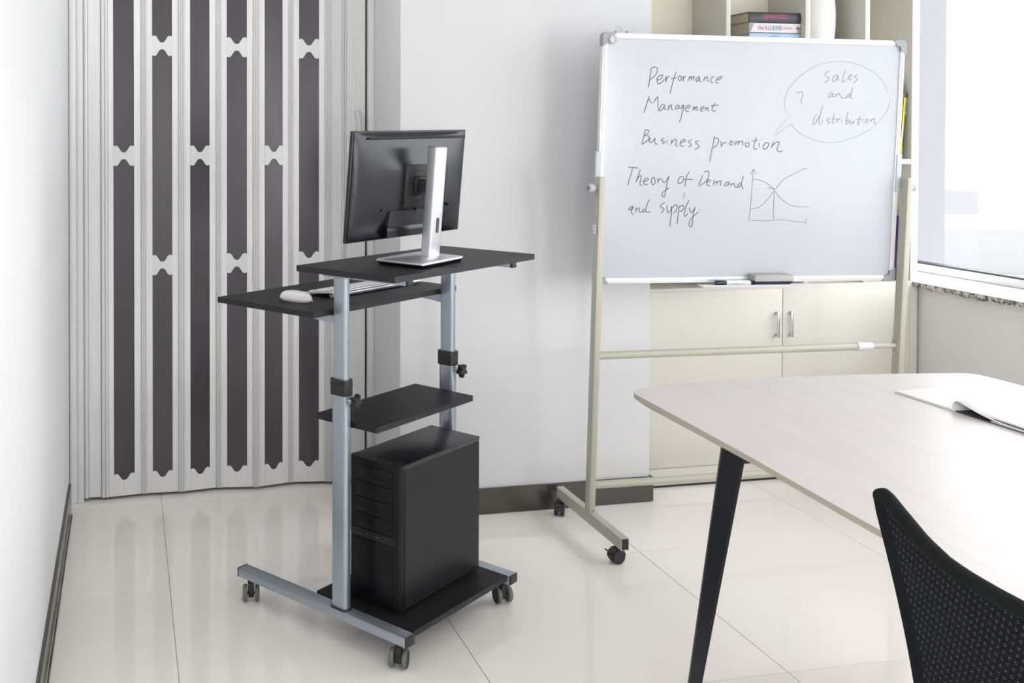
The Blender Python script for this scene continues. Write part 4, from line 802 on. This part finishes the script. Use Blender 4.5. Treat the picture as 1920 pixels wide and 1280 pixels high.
for zc, yc in ((0.6465, RYP - LN * 0.62), (0.187, RYP - 0.010)):
    q = bmesh.new(); prism(q, rrect(0.028, 0.080, 0.0139, 6), 0.0025, P3(RXP - 0.0118 + 0.002 + 0.0, yc, zc), (0, 1, 0), (0, 0, 1), (-1, 0, 0))
    pt = fin('mounting_plate', q, M_post, wbr)
    for dz_ in (-0.028, 0.028):
        q = bmesh.new(); cyl(q, P3(RXP - 0.012, yc, zc + dz_), P3(RXP - 0.0155, yc, zc + dz_), 0.0035, 10); fin('screw', q, M_steel, pt)
# side brackets on the frame, and pivot knobs
for sx in (-1, 1):
    q = bmesh.new(); bx(q, sx * W2 - 0.0145, sx * W2 + 0.0065, -0.0095, -0.005, -0.115, 0.027, 0.0015, 2); bx(q, sx * W2 + sx * 0.001 - 0.003, sx * W2 + sx * 0.001 + 0.0055, -0.008, 0.024, -0.11, 0.027, 0.001, 1)
    fin('side_bracket', q, M_brk, bp2)
    xk = LXP if sx < 0 else RXP; yk = (LYP if sx < 0 else RYP) - LN * 1.26 + 0.004; zk = 1.252 if sx < 0 else 1.243
    q = bmesh.new(); cyl(q, P3(xk + sx * 0.010, yk, zk), P3(xk + sx * 0.020, yk, zk), 0.010, 20); mt = Matrix.Translation(P3(xk + sx * 0.018, yk, zk)) @ Matrix.Rotation(radians(90) * sx, 4, 'Y')
    lathe(q, [(0.0155, 0), (0.0165, 0.003), (0.0165, 0.017), (0.014, 0.020), (0.0125, 0.020), (0.012, 0.0185)], 30, mt)
    kn = fin('pivot_knob', q, M_knob, wbr)
    q = bmesh.new(); cyl(q, P3(xk + sx * 0.0365, yk, zk), P3(xk + sx * 0.0383, yk, zk), 0.0045, 12); fin('pivot_bolt', q, M_dark, kn)
st = text_mesh('15\nA1', 0.021, M_dark, wbr, P3(LXP - 0.0128, LYP - LN * 1.08 + 0.002, 1.108), (radians(90), 0, radians(-90)), 0.012, name='size_sticker_print')
box('size_sticker', -0.0125 - 0.0, -0.0119, -0.015, 0.011, -0.016, 0.016, mat('white_sticker', (0.75, 0.75, 0.76), 0.5), wbr, loc=P3(LXP - 0.0002, LYP - LN * 1.08, 1.108))
# things on the tray and frame
def on_board(name, label, cat, x, y, z, group=None):
    e = empty(name, (0, 0, 0), 0, label, cat, group); e.rotation_mode = 'YXZ'
    m = Matrix.Rotation(BR[2], 4, 'Z') @ Matrix.Rotation(BR[0], 4, 'X') @ Matrix.Rotation(BR[1], 4, 'Y')
    e.location = BC + (m @ Vector((x, y, z))); e.rotation_euler = BR; return e
TZ = -H2 - 0.003 - 0.003
mk = on_board('marker_pen', 'white marker pen with a dark cap lying in the whiteboard tray', 'pen', -0.072, -0.034, TZ + 0.0098)
q = bmesh.new(); cyl(q, (-0.033, 0, 0), (0.062, 0, 0), 0.0090, 20, bev=0.001); fin('barrel', q, M_white, mk)
q = bmesh.new(); cyl(q, (-0.074, 0, 0), (-0.0325, 0, 0), 0.0096, 20, bev=0.0015); fin('cap', q, mat('navy_cap', (0.01, 0.016, 0.03), 0.35), mk)
q = bmesh.new(); cyl(q, (0.0615, 0, 0), (0.078, 0, 0), 0.0078, 20, bev=0.0015); fin('end_plug', q, mat('navy_cap', (0.01, 0.016, 0.03), 0.35), mk)
text_mesh('MARKER  PEN', 0.0035, M_dark, mk, (0.010, -0.0091, -0.001), (radians(90), 0, 0), 0.055, name='barrel_print')
er = on_board('board_eraser', 'grey whiteboard eraser with dark felt base resting in the tray', 'eraser', 0.076, -0.030, TZ + 0.0005)
er.scale = (1, 1, 1)
q = bmesh.new(); P = [(-0.074, 0.0004), (0.058, 0.0004), (0.070, 0.010), (0.073, 0.016), (-0.074, 0.016)]; prism(q, P, 0.040, (0, 0.020, 0), (1, 0, 0), (0, 0, 1), (0, -1, 0)); fin('felt_pad', q, M_felt, er, smooth=False)
q = bmesh.new(); bx(q, -0.077, 0.076, -0.0235, 0.0235, 0.0161, 0.0385, 0.002, 2); fin('grip', q, M_foam, er)
mg = on_board('round_magnet', 'small round clear magnet at the top left corner of the whiteboard', 'magnet', -0.560, -0.0010, 0.425)
q = bmesh.new(); mt = Matrix.Rotation(radians(90), 4, 'X')
lathe(q, [(0.0125, 0.0072), (0.0155, 0.0075), (0.0155, 0.0125), (0.0120, 0.0155), (0.0105, 0.0150), (0.0100, 0.0120)], 28, mt); fin('rim', q, mat('clear_grey_plastic', (0.52, 0.52, 0.55), 0.15), mg)
q = bmesh.new(); cyl(q, (0, -0.0076, 0), (0, -0.0118, 0), 0.0098, 20); fin('core', q, mat('pale_metal_core', (0.70, 0.70, 0.72), 0.3), mg)
for i, (x_, lab) in enumerate(((-0.532, 'clear plastic ring clip standing on the top left of the whiteboard frame'), (-0.489, 'flat clear plastic clip lying just right of the ring clip on the board frame'))):
    e = on_board('plastic_clip', lab, 'clip', x_, 0.006, H2 + 0.0005)
    q = bmesh.new()
    if i == 0: tube(q, [(0.011 * cos(a), 0, 0.011 + 0.011 * sin(a)) for a in [pi * 2 * k / 20 + pi for k in range(20)]], 0.0016, 6)
    else: tube(q, [(0.013 * cos(a), 0.006 * sin(a), 0.005 + 0.001 * cos(a)) for a in [pi * 2 * k / 20 for k in range(20)]], 0.0014, 6)
    fin('ring', q, mat('clear_grey_plastic', (0.52, 0.52, 0.55), 0.15), e)
    q = bmesh.new(); bx(q, -0.016, -0.010, -0.004, 0.004, 0.0, 0.007, 0.001, 1); fin('grip', q, M_corner, e)

# ------------------------------------------------------------ meeting table
TZT = 0.75
tab = empty('meeting_table', (1.85, 1.0, 0), 0, 'pale wood meeting table with black folded steel legs in the right foreground', 'table')
TO = Vector((1.85, 1.0, 0))
out = [(1.333, 2.483), (1.362, 2.502), (1.405, 2.518), (1.48, 2.530), (1.60, 2.539), (1.75, 2.543), (1.878, 2.541), (2.0, 2.535), (2.125, 2.524), (2.27, 2.504), (2.372, 2.484), (2.396, 2.466), (2.402, 2.436), (2.418, 2.2), (2.432, 1.94), (2.442, 1.6), (2.444, 1.2), (2.44, 0.8), (2.425, 0.4), (2.41, 0.15), (2.385, 0.115), (2.2, 0.08), (1.85, 0.06), (1.5, 0.08), (1.34, 0.115), (1.305, 0.15), (1.29, 0.4), (1.281, 0.8), (1.279, 1.23), (1.283, 1.54), (1.293, 1.74), (1.305, 1.94), (1.314, 2.2), (1.322, 2.457)]
q = bmesh.new()
def ring(sc, z):
    o_ = []
    for x, y in out:
        v = Vector((x, y)) - Vector((1.85, 1.3)); d_ = v.normalized() * sc; o_.append(q.verts.new((x - d_.x - TO.x, y - d_.y - TO.y, z)))
    return o_
R1, R2, R3 = ring(0, TZT), ring(0.0, TZT - 0.0125), ring(0.035, TZT - 0.026)
f = q.faces.new(R1); f.material_index = 0
for a, b, mi in ((R1, R2, 1), (R2, R3, 1)):
    for i in range(len(out)): q.faces.new((a[i], b[i], b[(i + 1) % len(out)], a[(i + 1) % len(out)])).material_index = mi
q.faces.new(R3[::-1]).material_index = 1
fin('tabletop', q, [M_tab, M_tabe], tab, smooth=False)
def table_leg(sx, sy):
    """folded sheet steel leg, wide face outwards in X, tapering and splayed to the corner"""
    q = bmesh.new(); cx, cy = 1.862, 1.31
    def row(xo, ya, yb, z):
        # profile: outer wide face with narrow bevel flange at far side and thin return edge at near side
        xo_, fl = xo, 0.012
        pts = [(xo_ + 0.018, yb + 0.006), (xo_ + 0.004, yb), (xo_, yb - fl), (xo_, ya), (xo_ + 0.006, ya - 0.002), (xo_ + 0.006, ya + 0.002), (xo_ + 0.006, yb - fl), (xo_ + 0.012, yb - 0.003)]
        return [q.verts.new(((2 * cx - x if sx > 0 else x) - TO.x, (2 * cy - y if sy < 0 else y) - TO.y, z)) for x, y in pts]
    a = row(1.331, 1.992, 2.080, TZT - 0.0262); b = row(1.268, 2.108, 2.144, 0.004)
    n = len(a); q.faces.new(a); q.faces.new(b[::-1])
    for i in range(n): q.faces.new((a[i], a[(i + 1) % n], b[(i + 1) % n], b[i]))
    lg = fin('leg', q, M_leg, tab, ang=15)
    fx = (2 * cx - 1.280 if sx > 0 else 1.280) - TO.x; fy = (2 * cy - 2.129 if sy < 0 else 2.129) - TO.y
    q = bmesh.new(); cyl(q, (fx, fy, 0.0), (fx, fy, 0.006), 0.012, 16); fin('glide', q, M_blkm, lg)
for sx in (-1, 1):
    for sy in (-1, 1): table_leg(sx, sy)
q = bmesh.new()
bx(q, 1.336 - TO.x, 2.388 - TO.x, 2.01 - TO.y, 2.05 - TO.y, 0.704, 0.7238, 0.001, 1); bx(q, 1.336 - TO.x, 2.388 - TO.x, 0.57 - TO.y, 0.61 - TO.y, 0.704, 0.7238, 0.001, 1); bx(q, 1.84 - TO.x, 1.88 - TO.x, 0.61 - TO.y, 2.01 - TO.y, 0.704, 0.7238, 0.001, 1)
fin('under_frame', q, M_leg, tab)

# open magazine: pages run along -Y from the corner near (2.02, 2.33)
mgz = empty('open_magazine', (2.017, 2.14, TZT + 0.0002), radians(2), 'open white magazine with one curled page lying on the meeting table', 'magazine')
# local: x -> +X (page height 0.29), y -> along Y
def sheet(name, prof, x0, x1, m, par, th=0.0):
    q = bmesh.new(); a = [[q.verts.new((x0 + (x1 - x0) * k / 6 + sk * (k / 6), y, z)) for (y, z, sk) in prof] for k in range(7)]
    for k in range(6):
        for i in range(len(prof) - 1): q.faces.new((a[k][i], a[k + 1][i], a[k + 1][i + 1], a[k][i + 1]))
    o = fin(name, q, m, par, ang=80)
    md = o.modifiers.new('thickness', 'SOLIDIFY'); md.thickness = th or 0.0005; md.offset = 0; return o
box('left_pages', 0.0, 0.290, 0.0, 0.192, 0.0, 0.0055, M_paper, mgz, bev=0.0008)
box('right_pages', 0.0, 0.290, -0.19, -0.001, 0.0, 0.0022, M_paper2, mgz, bev=0.0005)
box('right_page_block', 0.0, 0.290, -0.19, -0.100, 0.0023, 0.0040, M_paper, mgz, bev=0.0005)
pr_ = []
for i in range(25):
    t = i / 24
    # leaves the spine, arches up and falls flat towards -Y
    if t < 0.35:
        a = t / 0.35 * pi; y = 0.004 - 0.0 + 0.010 * sin(a) * 1.0 - 0.012 * (t / 0.35); z = 0.0055 + 0.022 * (1 - cos(a)) / 2
    else:
        s_ = (t - 0.35) / 0.65; y = -0.008 - 0.175 * s_; z = 0.0045 + 0.023 * (1 - s_) ** 3 * (1 + 1.2 * s_)
    pr_.append((y, z, 0.0))
sheet('curled_page', pr_, 0.0, 0.290, M_paper, mgz, 0.0010)
mz2 = empty('thin_booklet', (2.026, 1.945, TZT + 0.0080), radians(-1), 'thin white stapled booklet overlapping the near end of the open magazine', 'booklet')
mz2.rotation_euler = (0.0, 0.0, radians(-1))
box('cover', 0.0, 0.210, -0.19, 0.108, 0.0, 0.0012, M_paper2, mz2, bev=0.0004); box('pages', 0.001, 0.209, -0.189, 0.107, 0.0013, 0.0055, M_paper, mz2, bev=0.0006)

# ------------------------------------------------------------ mesh office chair
ch = empty('office_chair', (1.17, 0.94, 0), 0, 'black mesh-back office chair pulled up to the near side of the table', 'chair')
CO = Vector((1.17, 0.94, 0)); YC = 0.94
def cx_(y): return 0.972 + 0.028 * ((y - YC) / 0.26) ** 2
top = [(0.0, 0.908), (0.05, 0.908), (0.09, 0.909), (0.125, 0.912), (0.165, 0.923), (0.20, 0.940), (0.225, 0.950), (0.24, 0.955), (0.252, 0.953), (0.2605, 0.941)]
def ztop(d):
    d = abs(d)
    for (a, b), (c, e_) in zip(top, top[1:]):
        if d <= c: return b + (e_ - b) * (d - a) / (c - a)
    return top[-1][1]
def half(z):   # half width at height z
    return 0.2575 - max(0, 0.935 - z) * 0.315
ZB = 0.50
def backf(off):
    def fn(u, v):
        # u across -1..1, v up 0..1
        s_ = u * 2 - 1; zt_ = ztop(s_ * 0.2605); z = ZB + (zt_ - ZB) * v
        y = YC + s_ * half(min(z, 0.935)); x = cx_(y) + off + 0.02 * sin(pi * min(1, max(0, (0.94 - z) / 0.44))) * 1.0
        return Vector((x, y, z)) - CO
    return fn
q = bmesh.new(); grid_surf(q, backf(0.0), 40, 20); o = fin('mesh_back', q, M_mesh1, ch, ang=80)
q = bmesh.new(); grid_surf(q, backf(0.013), 40, 20); o = fin('mesh_lining', q, M_mesh2, ch, ang=80)
fb_ = backf(0.0065)
q = bmesh.new(); tube(q, [fb_(0.012 + 0.976 * i / 48, 0.988) for i in range(49)], 0.0100, 12); fin('top_roll', q, M_cloth, ch)
for s_ in (0.004, 0.996):
    q = bmesh.new(); tube(q, [fb_(s_, i / 20) for i in range(21)], 0.0068, 10); fin('side_rail', q, M_cloth, ch)
q = bmesh.new(); tube(q, [fb_(i / 20, 0.01) for i in range(21)], 0.010, 10); fin('lower_rail', q, M_blk, ch)
q = bmesh.new()
prism(q, rrect(0.46, 0.47, 0.09, 8, 1.24 - CO.x, YC - CO.y), 0.055, (0, 0, 0.425), (1, 0, 0), (0, 1, 0), (0, 0, 1)); fin('seat', q, M_cloth, ch)
q = bmesh.new()
for sy in (-1, 1):
    y_ = sy * 0.215
    tube(q, [(0.995 - CO.x, y_ * 0.55, 0.52), (1.01 - CO.x, y_ * 0.6, 0.44), (1.05 - CO.x, y_, 0.412), (1.24 - CO.x, y_, 0.41), (1.42 - CO.x, y_, 0.40), (1.455 - CO.x, y_, 0.36), (1.44 - CO.x, y_, 0.05), (1.42 - CO.x, y_, 0.013), (1.30 - CO.x, y_, 0.012), (1.00 - CO.x, y_, 0.012)], 0.0115, 10)
tube(q, [(1.00 - CO.x, -0.215, 0.012), (0.985 - CO.x, -0.15, 0.012), (0.985 - CO.x, 0.15, 0.012), (1.00 - CO.x, 0.215, 0.012)], 0.0115, 10)
fin('sled_frame', q, M_blk, ch)
